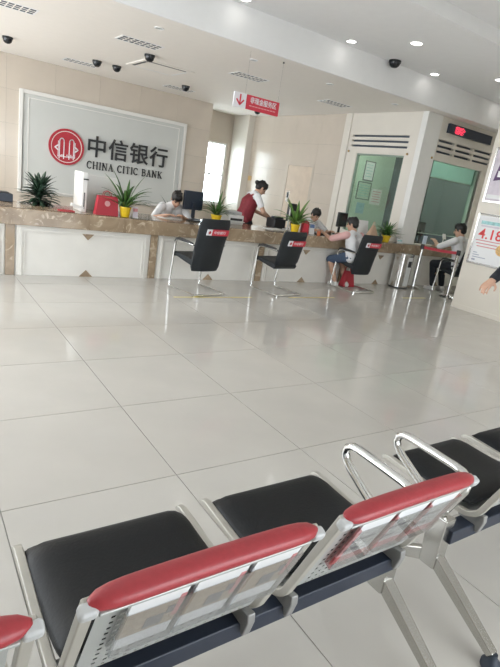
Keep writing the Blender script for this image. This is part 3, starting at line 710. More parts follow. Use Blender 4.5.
def roll_mesh(cx, hw=0.250):
    rings = []; n = 18
    for k in range(17):
        u = math.sin((-1 + 2*k/16)*PI/2); s = max(1-abs(u)**10, 0.0)**0.5; s = max(s, 0.3)
        bow = 0.005*(1-u*u)
        rings.append([(cx+u*hw, RC.x + s*(0.029*math.cos(2*PI*j/n)*TB.y + 0.018*math.sin(2*PI*j/n)*TB.x*0.6), RC.y + bow + s*(0.0205*math.sin(2*PI*j/n) + 0.003*math.cos(2*PI*j/n))) for j in range(n)])
    return MB().rings(rings)
def P3(x, s, off): p = b0 + TB*s + NB*off; return (x, p.x, p.y)
def bquad(mb, x0, x1, s0, s1, off, th=0.0015):
    mb.obox(P3((x0+x1)/2, (s0+s1)/2, off), ((x1-x0)/2, 0, 0), (0, TB.x*(s1-s0)/2, TB.y*(s1-s0)/2), (0, NB.x*th/2, NB.y*th/2))
def leg_frame(mb_leg, mb_feet, x):
    w2 = 0.024
    def limb(p, q, wa, wb, da, db):
        p = Vector((0, *p)); q = Vector((0, *q)); t = (q-p).normalized(); n = Vector((1,0,0)).cross(t)
        rings = []
        for c, wd, d in ((p, wa, da), (q, wb, db)):
            c = c + Vector((x,0,0)); rings.append([c + Vector((sx*wd,0,0)) + n*sy*d for sx, sy in ((-1,-1),(1,-1),(1,1),(-1,1))])
        mb_leg.rings(rings)
    limb((0.872, 0.40), (0.866, 0.19), 0.030, 0.030, 0.040, 0.032)
    limb((0.868, 0.235), (0.565, 0.05), 0.022, 0.017, 0.026, 0.016)
    limb((0.862, 0.235), (1.165, 0.05), 0.022, 0.017, 0.026, 0.016)
    for mb_f, y in zip(mb_feet, (0.560, 1.170)): mb_f.lathe((x, y, 0.0), [(0.030,0.0),(0.034,0.006),(0.034,0.022),(0.026,0.032),(0.014,0.042),(0.012,0.06)], 20)
def arm_mesh(x):
    cp = [(0.880,0.39),(0.93,0.425),(1.02,0.472),(1.10,0.515),(1.128,0.537),(1.140,0.560),(1.134,0.585),(1.112,0.599),(1.08,0.602),(0.98,0.600),(0.88,0.597),(0.845,0.593),(0.823,0.580),(0.815,0.558),(0.820,0.53),(0.845,0.47),(0.870,0.41)]
    return MB().tube([(x, y, z) for y, z in cp], 0.0145, 12, flat=1.25, up=(0,0,1))
def bench(name, label, centres, xl, xr):
    t = thing(name, label, 'bench', ((xl+xr)/2, 0.87, 0), 'three seat beam benches in the waiting row')
    MB().box(xl+0.0, xr-0.0, 0.815, 0.875, 0.306, 0.360).build('beam', M_beam, t, bevel=0.004)
    for x in (xl, xr):
        ml, mf = MB(), (MB(), MB()); leg_frame(ml, mf, x)
        lo = ml.build('leg_frame', M_alu, t, bevel=0.006); [q.build('foot', M_rub, lo, smooth=True) for q in mf]
        arm_mesh(x).build('armrest', M_chrome, t, smooth=True)
    for cx in centres:
        sh = shell_mesh(cx, 0.222).build('seat_shell', M_steel, t)
        for s in (-1, 1):
            m = MB(); xa = cx + s*0.247; strap(m, xa-0.012, xa+0.012, PROF, 0.022); m.build('side_rail', M_rail, sh, bevel=0.005)
            m = MB(); xa = cx + s*0.222; m.prism([(0.785,0.412),(0.885,0.392),(0.885,0.358),(0.812,0.358),(0.806,0.332),(0.794,0.336),(0.782,0.385)], (xa-0.012,0,0), (0,1,0), (0,0,1), (0.024,0,0)); m.build('beam_clamp', M_clamp, t, bevel=0.004)
            m = MB(); c = P3(cx + s*0.250, 0.335, 0.010); m.obox(c, (0.017,0,0), (0, TB.x*0.013, TB.y*0.013), (0, NB.x*0.013, NB.y*0.013)); m.build('end_cap', M_cap, sh, bevel=0.008, seg=3)
        pad_mesh(cx).build('seat_pad', M_blackl, t, smooth=True, angle=60)
        roll_mesh(cx).build('head_roll', M_redl, t, smooth=True, angle=80)
        MB().obox(P3(cx, 0.326, 0.010), (0.232,0,0), (0, TB.x*0.005, TB.y*0.005), (0, NB.x*0.012, NB.y*0.012)).build('top_rail', M_steel, t, bevel=0.003)
    return t
SA = (-0.100, 0.485, 1.070); SB = (1.975, 2.560, 3.145)
bench('beam_bench', 'beam bench with black pads and red head rolls holding tan and pink leaflets', SA, -0.40, 1.332)
bench('beam_bench', 'beam bench with black pads and red head rolls beyond the gap with two chrome arms', SB, 1.615, 3.50)
# leaflet pockets and leaflets on the backs that show
def pockets(cx, style, bench_obj):
    n = 3; wd = 0.130; gap = 0.006; x0 = cx - 0.175
    for k in range(n):
        a = x0 + k*(wd+gap); b = a + wd
        m = MB()
        bquad(m, a, b, 0.108, 0.290, 0.024, 0.002)
        m.obox(P3((a+b)/2, 0.107, 0.013), (wd/2,0,0), (0, TB.x*0.0015, TB.y*0.0015), (0, NB.x*0.012, NB.y*0.012))
        pk = m.build('leaflet_pocket', G_acr, bench_obj)
        for xx in (a, b):
            m = MB(); m.obox(P3(xx, 0.199, 0.012), (0.0015,0,0), (0, TB.x*0.091, TB.y*0.091), (0, NB.x*0.011, NB.y*0.011)); m.build('pocket_side', G_acrr if style else G_acr, pk)
        # leaflet
        m = MB(); la, lb = a+0.006, b-0.006; W_ = lb-la
        if style == 0:
            rows = [(0.110,0.160,0),(0.160,0.262,1),(0.262,0.304,0)]
        else:
            rows = [(0.110,0.146,3),(0.146,0.157,0),(0.157,0.262,4),(0.262,0.306,0)]
        for s0, s1, mi in rows: m.cur = mi; bquad(m, la, lb, s0, s1, 0.012, 0.006)
        m.cur = 2
        if style == 0:
            bquad(m, la+W_*0.42, la+W_*0.74, 0.172, 0.218, 0.0155, 0.0012); bquad(m, la+W_*0.76, la+W_*0.92, 0.21, 0.24, 0.0155, 0.0012)
            m.cur = 3; bquad(m, lb-0.012, lb, 0.19, 0.28, 0.0155, 0.0012)
        else:
            bquad(m, la+W_*0.1, la+W_*0.55, 0.17, 0.18, 0.0155, 0.0012); bquad(m, la+W_*0.1, la+W_*0.8, 0.215, 0.225, 0.0155, 0.0012)
        o = m.build('leaflet', [M_paper, M_tan, M_dgrey, M_pink, M_mixp])
        if style == 0: tag(o, 'tan and white leaflet on the bench back, ' + ('in the pocket furthest from the armrests', 'in the middle pocket', 'in the pocket nearest the armrests')[k], 'leaflet', 'tan leaflets on the bench back')
        else: tag(o, 'white leaflet with a pink foot, ' + ('in the red sided pocket furthest from the legs', 'in the middle pocket by the armrests', 'in the last pocket over the bench leg')[k], 'leaflet', 'pink footed leaflets on the bench back')
BA = bpy.data.objects['beam_bench']
pockets(SA[1], 0, BA); pockets(SA[2], 1, BA)

# ================================================================== VISITOR CHAIRS
def visitor_chair(label, loc, rz, back_bottom=0.34, back_top=0.94, group='black visitor chairs at the counter'):
    t = thing('visitor_chair', label, 'chair', loc, group, local=True, rotz=rz)
    w2 = 0.25; r = 0.0145
    for s in (-1, 1):
        x = s*w2
        MB().tube([(x,-0.27,r),(x,0.0,r),(x,0.20,r),(x,0.245,0.018),(x,0.262,0.04),(x,0.262,0.10),(x,0.235,0.40),(x,0.222,0.56),(x,0.212,0.605),(x,0.185,0.628),(x,0.14,0.634),(x,0.0,0.628),(x,-0.15,0.620)], r, 10).build('side_tube', M_chrome, t, smooth=True)
        MB().tube([(x,0.225,0.60),(x,0.195,0.638),(x,0.14,0.648),(x,0.06,0.645),(x,-0.03,0.642),(x,-0.13,0.634)], [0.014,0.02,0.021,0.021,0.02,0.014], 10).build('arm_pad', M_black, t, smooth=True)
        MB().cyl((x, -0.25), 0.016, 0.0, 0.006, 12).build('glide', M_black, t)
    MB().tube([(-w2,-0.27,r),(-w2+0.02,-0.275,r),(w2-0.02,-0.275,r),(w2,-0.27,r)], r, 10).build('rear_bar', M_chrome, t, smooth=True)
    MB().tube([(-w2,0.232,0.42),(w2,0.232,0.42)], r, 10).build('seat_bar', M_chrome, t, smooth=True)
    # seat wedge
    MB().prism([(0.25,0.475),(0.27,0.455),(0.25,0.425),(0.05,0.385),(-0.11,0.355),(-0.14,0.40),(-0.10,0.435),(0.05,0.455)], (-0.225,0,0), (0,1,0), (0,0,1), (0.45,0,0)).build('seat', M_mesh, t, bevel=0.015, seg=3)
    # curved back
    nz, nx = 12, 10; front, rear = [], []
    for k in range(nz+1):
        v = k/nz; z = back_bottom + (back_top-back_bottom)*v; yc = -0.12 - 0.12*((z-0.34)/0.6)**1.3 if z > 0.34 else -0.12
        hw = 0.225 + 0.015*v; hw *= 1 - 0.10*(max(0, v-0.88)/0.12)**2 - 0.10*(max(0, 0.1-v)/0.1)**2
        ring = []
        for i in range(nx+1):
            u = -1+2*i/nx; ring.append((u*hw, yc - 0.025*(1-u*u) + 0.02, z))
        for i in range(nx, -1, -1):
            u = -1+2*i/nx; th = 0.05*(1-0.5*u**4)*(1-0.4*abs(2*v-1)**6); ring.append((u*hw, yc - 0.025*(1-u*u) + 0.02 - th, z))
        front.append(ring)
    bk = MB().rings(front).build('backrest', M_mesh, t, smooth=True, angle=60)
    zl = back_top - 0.16; yb = -0.12 - 0.12*((zl-0.34)/0.6)**1.3 - 0.058
    q = Vector((0, -0.12*1.3/0.6, 1)).normalized()
    n = Vector((1,0,0)).cross(q)
    MB().obox((0.055, yb, zl), (0.135,0,0), q*0.038, n*0.006).build('label_strip', M_red, bk)
    MB().obox((-0.118, yb, zl), (0.038,0,0), q*0.038, n*0.006).build('label_emblem_plate', M_signw, bk)
    MB().prism([(0.02*math.cos(2*PI*k/16), 0.02*math.sin(2*PI*k/16)) for k in range(16)], Vector((-0.118, yb, zl)) + n*0.0062, (1,0,0), q, n*0.001).build('label_emblem', M_redp, bk)
    MB().text('中信银行', Vector((-0.05, yb, zl)) - q*0.014 + n*0.0062, (1,0,0), q, 0.042, 0.001, fit=0.19, bold=0.01).build('label_lettering', M_signw, bk)
    return t
visitor_chair('black visitor chair before the writing teller in white', (3.20, 5.79, 0), math.radians(11), 0.29, 0.96)
visitor_chair('black visitor chair with a shorter back, before the yellow pot beside the red arch', (4.50, 5.80, 0), math.radians(10), 0.42, 0.90)
visitor_chair('black visitor chair that the customer in pink sleeves sits on', (6.27, 6.02, 0), math.radians(3), 0.28, 0.94)
visitor_chair('black visitor chair under the man at the booth window', (8.62, 5.72, 0), math.radians(0), 0.40, 0.86)

# ================================================================== PLANTS
def leaf_mesh(name, L, wd, bend, m, n=7):
    mb = MB(); L0 = []
    a = math.radians(82); p = Vector((0.0, 0.0)); st = L/n
    for i in range(n+1):
        v = i/n; wv = wd*(math.sin(PI*(0.12+0.88*v))**0.8 if v < 1 else 0.02)
        L0.append((p.copy(), max(wv, wd*0.04))); p = p + Vector((math.cos(a), math.sin(a)))*st; a -= bend/n
    vs, fs = [], []
    for q, wv in L0: vs += [(q.x, -wv/2, q.y + wv*0.18), (q.x, 0, q.y), (q.x, wv/2, q.y + wv*0.18), (q.x, 0, q.y - 0.0016)]
    for i in range(n):
        k = i*4
        for j0, j1 in ((0,1),(1,2),(2,3),(3,0)): fs.append((k+j0, k+j1, k+4+j1, k+4+j0))
    mb.add(vs, fs)
    me = bpy.data.meshes.new(name); me.from_pydata(mb.v, [], mb.f); me.materials.append(m)
    for pl in me.polygons: pl.use_smooth = True
    return me
LV = {}
def leaves(key, m, L, wd):
    if key not in LV: LV[key] = [leaf_mesh(key, L*k, wd, b, m) for k, b in ((1.0, 0.5), (0.9, 1.1), (1.0, 1.7), (0.8, 2.2))]
    return LV[key]
def plant(label, x, y, z, n, key, m, L, wd, pot_r, pot_h, pot_m, tilt=(4, 62), seed=1, kind='potted_plant', stem=0.0):
    rr = random.Random(seed)
    t = thing(kind, label, 'plant', (x, y, z), 'potted plants along the counter')
    if pot_m:
        MB().lathe((x, y, z), [(pot_r*0.72,0),(pot_r*0.74,0.004),(pot_r*0.96,pot_h*0.86),(pot_r*1.05,pot_h*0.87),(pot_r*1.05,pot_h),(pot_r*0.93,pot_h),(pot_r*0.90,pot_h*0.9)], 28).build('pot', pot_m, t, smooth=True, angle=40)
        MB().cyl((x, y), pot_r*0.89, pot_h*0.86+z, pot_h*0.9+z, 20).build('soil', M_soil, t)
    if stem: MB().tube([(x, y, z+pot_h*0.8), (x+0.01, y, z+pot_h+stem)], [0.02, 0.014], 8).build('stem', M_leafd, t, smooth=True)
    lv = leaves(key, m, L, wd)
    for k in range(n):
        v = k/(n-1); az = k*2.39996 + rr.uniform(-.25, .25); tl = math.radians(tilt[0] + (tilt[1]-tilt[0])*v + rr.uniform(-6, 6))
        q = min(3, int(v*3.2 + rr.uniform(0, .8)))
        while q > 0 and tl + (0.5,1.1,1.7,2.2)[q] > math.radians(116): q -= 1
        me = lv[q]
        o = bpy.data.objects.new('leaf', me); COL.objects.link(o); o.parent = t; WL[o.name] = WL[t.name]
        h = pot_h*0.86 + stem*(1-v)
        o.location = (0.015*math.cos(az), 0.015*math.sin(az), h); o.rotation_euler = (0, tl, az); s = rr.uniform(0.78, 1.08); o.scale = (s, s, s)
    return t
plant('dark bushy plant low on the counter before the grey sign board', 1.51, 7.12, TOP, 150, 'dark_leaf', M_leafd, 0.27, 0.056, 0.10, 0.05, M_black, (8, 95), 2, stem=0.13)
plant('arching green plant in a yellow pot beside the red gift bag', 2.46, 6.60, TOP, 28, 'leaf', M_leaf, 0.52, 0.050, 0.075, 0.13, M_yel, (6, 58), 3)
plant('green plant in a yellow pot behind the first black chair', 4.09, 7.05, TOP, 36, 'leaf_b', M_leaf, 0.40, 0.040, 0.085, 0.12, M_yel, (4, 62), 4)
plant('light green broad leaved plant in a yellow pot beside the red arch', 5.31, 6.60, TOP, 26, 'leaf_c', M_leafl, 0.46, 0.060, 0.075, 0.14, M_yel, (3, 55), 5)
plant('green bushy plant in a yellow pot against the booth corner', 7.45, 6.57, TOP, 52, 'leaf_d', M_leaf, 0.33, 0.042, 0.085, 0.12, M_yel, (4, 70), 6)
plant('dark green plant in a black pot behind the writing teller', 3.95, 8.2, 0.0, 26, 'dark_leaf_b', M_leafd, 0.55, 0.045, 0.16, 0.62, M_black, (4, 55), 8)

# ================================================================== THINGS ON THE COUNTER
def monitor(label, x, y, z, rz, w=0.46, h=0.30, back=M_black, col=M_scr):
    t = thing('computer_monitor', label, 'monitor', (x, y, z), 'computer monitors', local=True, rotz=rz)
    MB().box(-w/2, w/2, -0.02, 0.02, 0.14, 0.14+h).build('casing', back, t, bevel=0.008)
    MB().box(-w/2+0.015, w/2-0.015, 0.0195, 0.022, 0.155, 0.125+h).build('screen', col, t)
    MB().box(-0.03, 0.03, -0.045, -0.02, 0.01, 0.26).build('neck', back, t, bevel=0.005)
    MB().box(-0.11, 0.11, -0.10, 0.08, 0.0, 0.014).build('foot', back, t, bevel=0.005)
    return t
dt = thing('cash_counter_machine', 'low black machine at the counter end beside the dark bushy plant', 'machine', (1.02, 7.18, TOP))
MB().box(0.86, 1.19, 7.06, 7.30, TOP, TOP+0.10).build('body', M_navy, dt, bevel=0.008)
MB().box(0.90, 1.15, 7.10, 7.26, TOP+0.10, TOP+0.115).build('cover', M_black, dt, bevel=0.004)
monitor('dark navy monitor on the counter beside the writing teller', 3.74, 7.20, TOP, math.radians(10), 0.36, 0.28, M_navy)
monitor('black monitor beside the standing teller and the document camera', 5.62, 7.15, TOP, math.radians(30), 0.34, 0.28)
monitor('black monitor between the seated teller and the customer', 6.78, 7.10, TOP, math.radians(200), 0.36, 0.26)
# white counter screen with its black clip
sc = thing('counter_screen', 'white upright counter screen with a black strip beside the emblem board', 'screen', (2.17, 6.8, TOP))
MB().box(1.93, 1.99, 6.72, 7.10, TOP, 1.265).build('side_post', M_white, sc, bevel=0.004)
MB().box(1.99, 2.50, 7.07, 7.10, TOP, 1.235).build('panel', M_white, sc, bevel=0.004)
MB().box(1.953, 1.963, 6.712, 6.72, 0.82, 1.02).build('black_strip', M_black, sc)
MB().box(1.94, 2.00, 6.70, 6.76, 1.175, 1.19).build('clip', M_black, sc)
MB().obox((1.87, 6.70, 0.845), (0.075,0,-0.02), (0,0.03,0), (0.005,0,0.018)).build('side_ledge', M_white, sc, bevel=0.003)
rc = MB().tube([(1.72+0.10*math.cos(a), 6.62+0.07*math.sin(a), TOP+0.006) for a in [2*PI*k/24 for k in range(24)]], 0.006, 8, closed=True).build('cable_loop', M_redp, smooth=True)
tag(rc, 'loop of red cable lying on the marble beside the white screen', 'cable')
# red gift bag
gb = thing('gift_bag', 'red paper gift bag with a pale emblem beside the yellow pot', 'bag', (2.22, 6.63, TOP))
m = MB(); a, b, c, d = 2.07, 2.36, 6.57, 6.69
m.add([(a,c,TOP),(b,c,TOP),(b,d,TOP),(a,d,TOP),(a+.03,c+.02,TOP+.235),(b-.01,c+.02,TOP+.235),(b-.01,d-.02,TOP+.235),(a+.03,d-.02,TOP+.235)],
      [(0,3,2,1),(0,1,5,4),(1,2,6,5),(2,3,7,6),(3,0,4,7)]); m.build('bag_body', M_redp, gb)
m = MB(); m.prism([(0.035*math.cos(2*PI*k/20), 0.035*math.sin(2*PI*k/20)) for k in range(20)], (2.215, 6.583, TOP+0.145), (1,0,0), (0,0.1,1), (0,-0.004,0)); m.build('emblem', mat('rose_print', (0.72,0.36,0.36),0.5,noise=0.1), gb)
for yy in (6.60, 6.66): MB().tube([(2.17,yy,TOP+.22),(2.18,yy,TOP+.28),(2.22,yy,TOP+.30),(2.26,yy,TOP+.28),(2.27,yy,TOP+.22)], 0.004, 6).build('handle', M_redp, gb, smooth=True)
cd_ = thing('name_card', 'small pink and white card stand beside the yellow pot', 'card', (2.60, 6.60, TOP))
MB().obox((2.60, 6.60, TOP+0.07), (0.035,0,0), (0,0.012,0.068), (0,0.003,-0.0005)).build('card', M_lav, cd_); MB().box(2.56,2.64,6.58,6.64,TOP,TOP+0.006).build('stand_base', M_paper, cd_)
MB().obox((2.60, 6.597, TOP+0.10), (0.03,0,0), (0,0.0035,0.02), (0,0.0028,-0.0005)).build('pink_band', M_pink, cd_)
# papers, keyboards, printer, document camera
tag(MB().obox((3.28, 6.98, TOP+0.003), (0.15,0.02,0), (-0.015,0.105,0), (0,0,0.002)).build('paper_sheet', M_paper), 'white sheet of paper under the hands of the writing teller', 'paper')
tag(MB().obox((3.62, 6.88, TOP+0.01), (0.09,0.01,0), (-0.01,0.06,0), (0,0,0.009)).build('calculator', M_black, bevel=0.004), 'small black calculator beside the navy monitor', 'calculator')
pr_ = thing('printer', 'light grey printer beside the plant behind the first chair', 'printer', (4.42, 7.12, TOP))
MB().box(4.28, 4.56, 6.98, 7.27, TOP, TOP+0.15).build('body', M_lgrey, pr_, bevel=0.015)
MB().box(4.30, 4.54, 7.02, 7.26, TOP+0.15, TOP+0.20).build('lid', M_grey, pr_, bevel=0.012)
MB().box(4.31, 4.53, 6.90, 7.0, TOP+0.05, TOP+0.06).build('paper_tray', M_lgrey, pr_); MB().box(4.31, 4.53, 6.976, 6.982, TOP+0.065, TOP+0.10).build('paper_slot', M_black, pr_)
bp_ = thing('receipt_printer', 'black receipt printer before the standing teller in a red vest', 'printer', (5.30, 7.12, TOP))
MB().box(5.20, 5.44, 7.02, 7.27, TOP, TOP+0.16).build('body', M_black, bp_, bevel=0.02); MB().box(5.24, 5.40, 7.05, 7.2, TOP+0.16, TOP+0.19).build('cover', M_navy, bp_, bevel=0.01)
dc = thing('document_camera', 'white post document camera with a black head on the counter', 'camera', (5.43, 6.93, TOP))
MB().box(5.36, 5.52, 6.86, 7.0, TOP, TOP+0.02).build('base', M_lgrey, dc, bevel=0.004); MB().tube([(5.43,6.95,TOP+0.015),(5.43,6.95,1.20)], 0.014, 10).build('post', M_white, dc, smooth=True)
MB().box(5.39, 5.49, 6.86, 6.97, 1.19, 1.225).build('camera_head', M_black, dc, bevel=0.006)
ps = thing('paper_stand', 'white angled document stand before the black monitor', 'stand', (5.40, 6.72, TOP))
MB().obox((5.40, 6.74, TOP+0.05), (0.09,0,0), (0,0.03,0.05), (0,0.004,-0.003)).build('plate', M_paper, ps); MB().box(5.31, 5.49, 6.69, 6.72, TOP, TOP+0.012).build('lip', M_paper, ps)
tag(MB().obox((5.10, 6.86, TOP+0.006), (0.16,0.03,0), (-0.02,0.11,0), (0,0,0.005)).build('paper_stack', M_paper), 'stack of white papers under the hands of the standing teller', 'paper')
ra = thing('arched_desk_sign', 'red arched desk sign beside the light green plant', 'desk sign', (5.52, 6.60, TOP))
MB().prism([(-0.07,0),(0.07,0),(0.07,0.14)] + [(0.07*math.cos(t), 0.14+0.075*math.sin(t)) for t in [PI*k/10 for k in range(1,10)]] + [(-0.07,0.14)], (5.52, 6.63, TOP), (1,0,0), (0,0,1), (0,-0.05,0)).build('arch', M_redp, ra)
MB().prism([(-0.05,0.04),(0.05,0.04),(0.05,0.14)] + [(0.05*math.cos(t), 0.14+0.05*math.sin(t)) for t in [PI*k/10 for k in range(1,10)]] + [(-0.05,0.14)], (5.52, 6.58, TOP), (1,0,0), (0,0,1), (0,-0.003,0)).build('face_plate', M_red, ra)
ic = thing('info_card', 'blue and white information card beside the red arch', 'card', (5.68, 6.62, TOP))
MB().obox((5.68, 6.62, TOP+0.10), (0.055,0,0), (0,0.018,0.098), (0,0.003,-0.0006)).build('card', M_paper, ic); MB().box(5.62,5.74,6.59,6.65,TOP,TOP+0.006).build('stand_base', M_lgrey, ic)
MB().obox((5.68, 6.613, TOP+0.135), (0.045,0,0), (0,0.0045,0.028), (0,0.0028,-0.0006)).build('blue_patch', mat('card_blue', (0.16,0.26,0.50),0.5,noise=0.2,nscale=40), ic)
tag(MB().obox((6.02, 6.80, TOP+0.012), (0.20,0.02,0), (-0.01,0.07,0), (0,0,0.010)).build('keyboard', M_black, bevel=0.004), 'black keyboard on the counter before the seated teller', 'keyboard')
tag(MB().lathe((5.80, 6.56, TOP), [(0.028,0),(0.03,0.004),(0.033,0.07),(0.029,0.07),(0.026,0.01)], 16).build('cup', mat('orange_cup', (0.70,0.22,0.10),0.4,noise=0.05), smooth=True), 'small orange cup beside the information card', 'cup')
fs_ = thing('folder_stand', 'white upright folder stand behind the tan bag', 'stand', (7.12, 6.84, TOP))
MB().obox((7.10, 6.85, TOP+0.16), (0.13,0,0), (0,0.03,0.157), (0,0.006,-0.001)).build('folder', M_paper, fs_); MB().box(6.97,7.23,6.78,6.92,TOP,TOP+0.012).build('stand_base', M_grey, fs_)
tb = thing('handbag', 'tan tapered handbag on the counter behind the third chair', 'bag', (7.12, 6.58, TOP))
m = MB(); a, b, c, d = 6.92, 7.23, 6.50, 6.64
m.add([(a,c,TOP),(b,c,TOP),(b,d,TOP),(a,d,TOP),(a+.12,c+.05,TOP+.27),(b-.13,c+.05,TOP+.27),(b-.13,d-.05,TOP+.27),(a+.12,d-.05,TOP+.27)],[(0,3,2,1),(4,5,6,7),(0,1,5,4),(1,2,6,5),(2,3,7,6),(3,0,4,7)]); m.build('bag_body', M_bag, tb, bevel=0.02, seg=3)
MB().tube([(7.04,6.57,TOP+.25),(7.05,6.57,TOP+.31),(7.07,6.57,TOP+.33),(7.09,6.57,TOP+.31),(7.10,6.57,TOP+.25)], 0.007, 8).build('handle', M_bag, tb, smooth=True)
nc = thing('desk_card', 'small white and blue card beside the plant at the booth corner', 'card', (7.80, 6.50, TOP))
MB().obox((7.76, 6.50, TOP+0.045), (0.08,0,0), (0,0.015,0.043), (0,0.003,-0.001)).build('card', M_paper, nc); MB().obox((7.76, 6.494, TOP+0.05), (0.06,0,0), (0,0.004,0.012), (0,0.003,-0.001)).build('blue_band', M_teal, nc)
# booth window things
rf = thing('red_ornament', 'red flower ornament inside the booth window', 'ornament', (8.45, 6.95, TOP))
MB().lathe((8.45,6.95,TOP),[(0.04,0),(0.05,0.02),(0.03,0.10),(0.045,0.16),(0.03,0.16)],16).build('vase', M_navy, rf, smooth=True)
for k in range(9):
    a = k*2.4; r = 0.02+0.035*(k/9); MB().sph((8.45+r*math.cos(a), 6.95+r*math.sin(a), TOP+0.26+0.05*math.sin(k*1.7)), 0.035, 10, 6).build('flower', M_prred, rf, smooth=True)
for k in range(4): MB().tube([(8.45,6.95,TOP+0.12),(8.45+0.03*math.cos(k*1.6),6.95+0.03*math.sin(k*1.6),TOP+0.26)],0.004,6).build('stalk', M_leaf, rf)
monitor('black monitor inside the booth before its teller', 8.95, 7.05, TOP, math.radians(15), 0.42, 0.28)
wp = thing('payment_terminal', 'white payment terminal at the booth window on a short stalk', 'terminal', (8.98, 6.46, TOP))
MB().cyl((8.98,6.455),0.035,TOP,TOP+0.012,18).build('base', M_lgrey, wp); MB().tube([(8.98,6.455,TOP+0.01),(8.98,6.455,TOP+0.20)],0.008,8).build('stalk', M_lgrey, wp); MB().obox((8.98,6.45,TOP+0.22),(0.04,0,0),(0,0.02,0.05),(0,0.012,-0.004)).build('head', M_white, wp, bevel=0.005)

# ================================================================== BIN, STANCHIONS, FLOOR BAG
bn = thing('waste_bin', 'brushed steel waste bin with a black square opening by the counter', 'bin', (7.69, 6.25, 0))
def rrect(cx, cy, hx, hy, r, z, n=6):
    out = []
    for sx, sy, a0 in ((1,1,0),(-1,1,90),(-1,-1,180),(1,-1,270)):
        for k in range(n+1):
            a = math.radians(a0+90*k/n); out.append((cx+sx*(hx-r)+r*math.cos(a), cy+sy*(hy-r)+r*math.sin(a), z))
    return out
MB().rings([rrect(7.69,6.25,0.165,0.13,0.09,z) for z in (0.02,0.60)]).build('body', M_sst, bn, smooth=True)
MB().rings([rrect(7.69,6.25,0.170,0.135,0.09,z) for z in (0.0,0.025)]).build('plinth', M_black, bn, smooth=True)
MB().rings([rrect(7.69,6.25,0.172-i,0.137-i,0.09,z) for i, z in ((0,0.60),(0,0.63),(0.01,0.64))]).build('lid', M_sst, bn, smooth=True)
MB().box(7.66,7.78,6.112,6.122,0.05,0.58).build('front_plate', M_lgrey, bn, bevel=0.003)
MB().box(7.675,7.765,6.106,6.113,0.40,0.51).build('opening', M_black, bn, bevel=0.003)
def stanchion(label, x, y, h):
    t = thing('stanchion', label, 'stanchion', (x, y, 0), 'belt stanchions beside the booth')
    MB().lathe((x,y,0),[(0.15,0),(0.155,0.006),(0.155,0.014),(0.13,0.022),(0.05,0.034),(0.036,0.045)],32).build('base', M_sst, t, smooth=True)
    MB().cyl((x,y),0.029,0.04,h-0.09,20).build('pole', M_chrome, t, smooth=True)
    MB().lathe((x,y,h-0.09),[(0.034,0),(0.036,0.01),(0.036,0.08),(0.03,0.09)],20).build('belt_head', M_black, t, smooth=True)
    return t
s1 = stanchion('steel stanchion beside the waste bin with a small card on it', 8.03, 6.17, 0.84)
s2 = stanchion('steel stanchion beside the corner of the poster wall', 8.13, 5.47, 0.86)
d = Vector((8.13-8.03, 5.47-6.17, 0)); dn = d.normalized(); nn = Vector((0,0,1)).cross(dn)
m = MB(); rings = []
for k in range(13):
    v = k/12; c = Vector((8.03,6.17,0.79)) + d*v + Vector((0,0,0.02*v - 0.035*4*v*(1-v)*0.3)); rings.append([c + nn*0.0015*sx + Vector((0,0,0.025*sz)) for sx, sz in ((-1,-1),(1,-1),(1,1),(-1,1))])
m.rings(rings); m.build('belt', M_redp, s1, label='red retractable belt')
MB().obox((8.03,6.155,0.92),(0.055,0,0),(0,0,0.075),(0,0.003,0)).build('sign_card', mat('card_pale', (0.55,0.62,0.70),0.5,noise=0.1), s1); MB().cyl((8.03,6.17),0.006,0.83,0.86,8).build('card_stem', M_sst, s1)
rb = thing('red_tote_bag', 'red cloth bag on the floor by the feet of the customer in pink sleeves', 'bag', (6.30, 6.22, 0))
m = MB(); a, b, c, d_ = 6.20, 6.48, 6.16, 6.30
m.add([(a,c,0),(b,c,0),(b,d_,0),(a,d_,0),(a+.05,c+.04,.28),(b-.04,c+.04,.26),(b-.04,d_-.04,.26),(a+.05,d_-.04,.28)],[(0,3,2,1),(4,5,6,7),(0,1,5,4),(1,2,6,5),(2,3,7,6),(3,0,4,7)]); m.build('bag_body', M_redp, rb, bevel=0.02, seg=3)
MB().tube([(6.24,6.23,.26),(6.26,6.23,.33),(6.31,6.23,.36),(6.36,6.23,.33),(6.38,6.23,.25)],0.008,8).build('handle', M_redp, rb, smooth=True)

# ================================================================== PEOPLE
def remesh(mb, name, m, parent, voxel, smooth_it=2, origin=None):
    me = bpy.data.meshes.new('tmp'); me.from_pydata(mb.v, [], mb.f)
    bm = bmesh.new(); bm.from_mesh(me); bmesh.ops.recalc_face_normals(bm, faces=bm.faces); bm.to_mesh(me); bm.free()
    ob = bpy.data.objects.new('tmp', me); COL.objects.link(ob)
    r = ob.modifiers.new('r', 'REMESH'); r.mode = 'VOXEL'; r.voxel_size = voxel
    if smooth_it: sm = ob.modifiers.new('s', 'SMOOTH'); sm.factor = 0.5; sm.iterations = smooth_it
    dg = bpy.context.evaluated_depsgraph_get(); nm = bpy.data.meshes.new_from_object(ob.evaluated_get(dg))
    bpy.data.objects.remove(ob); bpy.data.meshes.remove(me)
    nm.name = name; nm.materials.clear(); nm.materials.append(m)
    for p in nm.polygons: p.use_smooth = True
    o = bpy.data.objects.new(name, nm); COL.objects.link(o); o.parent = parent; WL[o.name] = WL[parent.name]
    return o
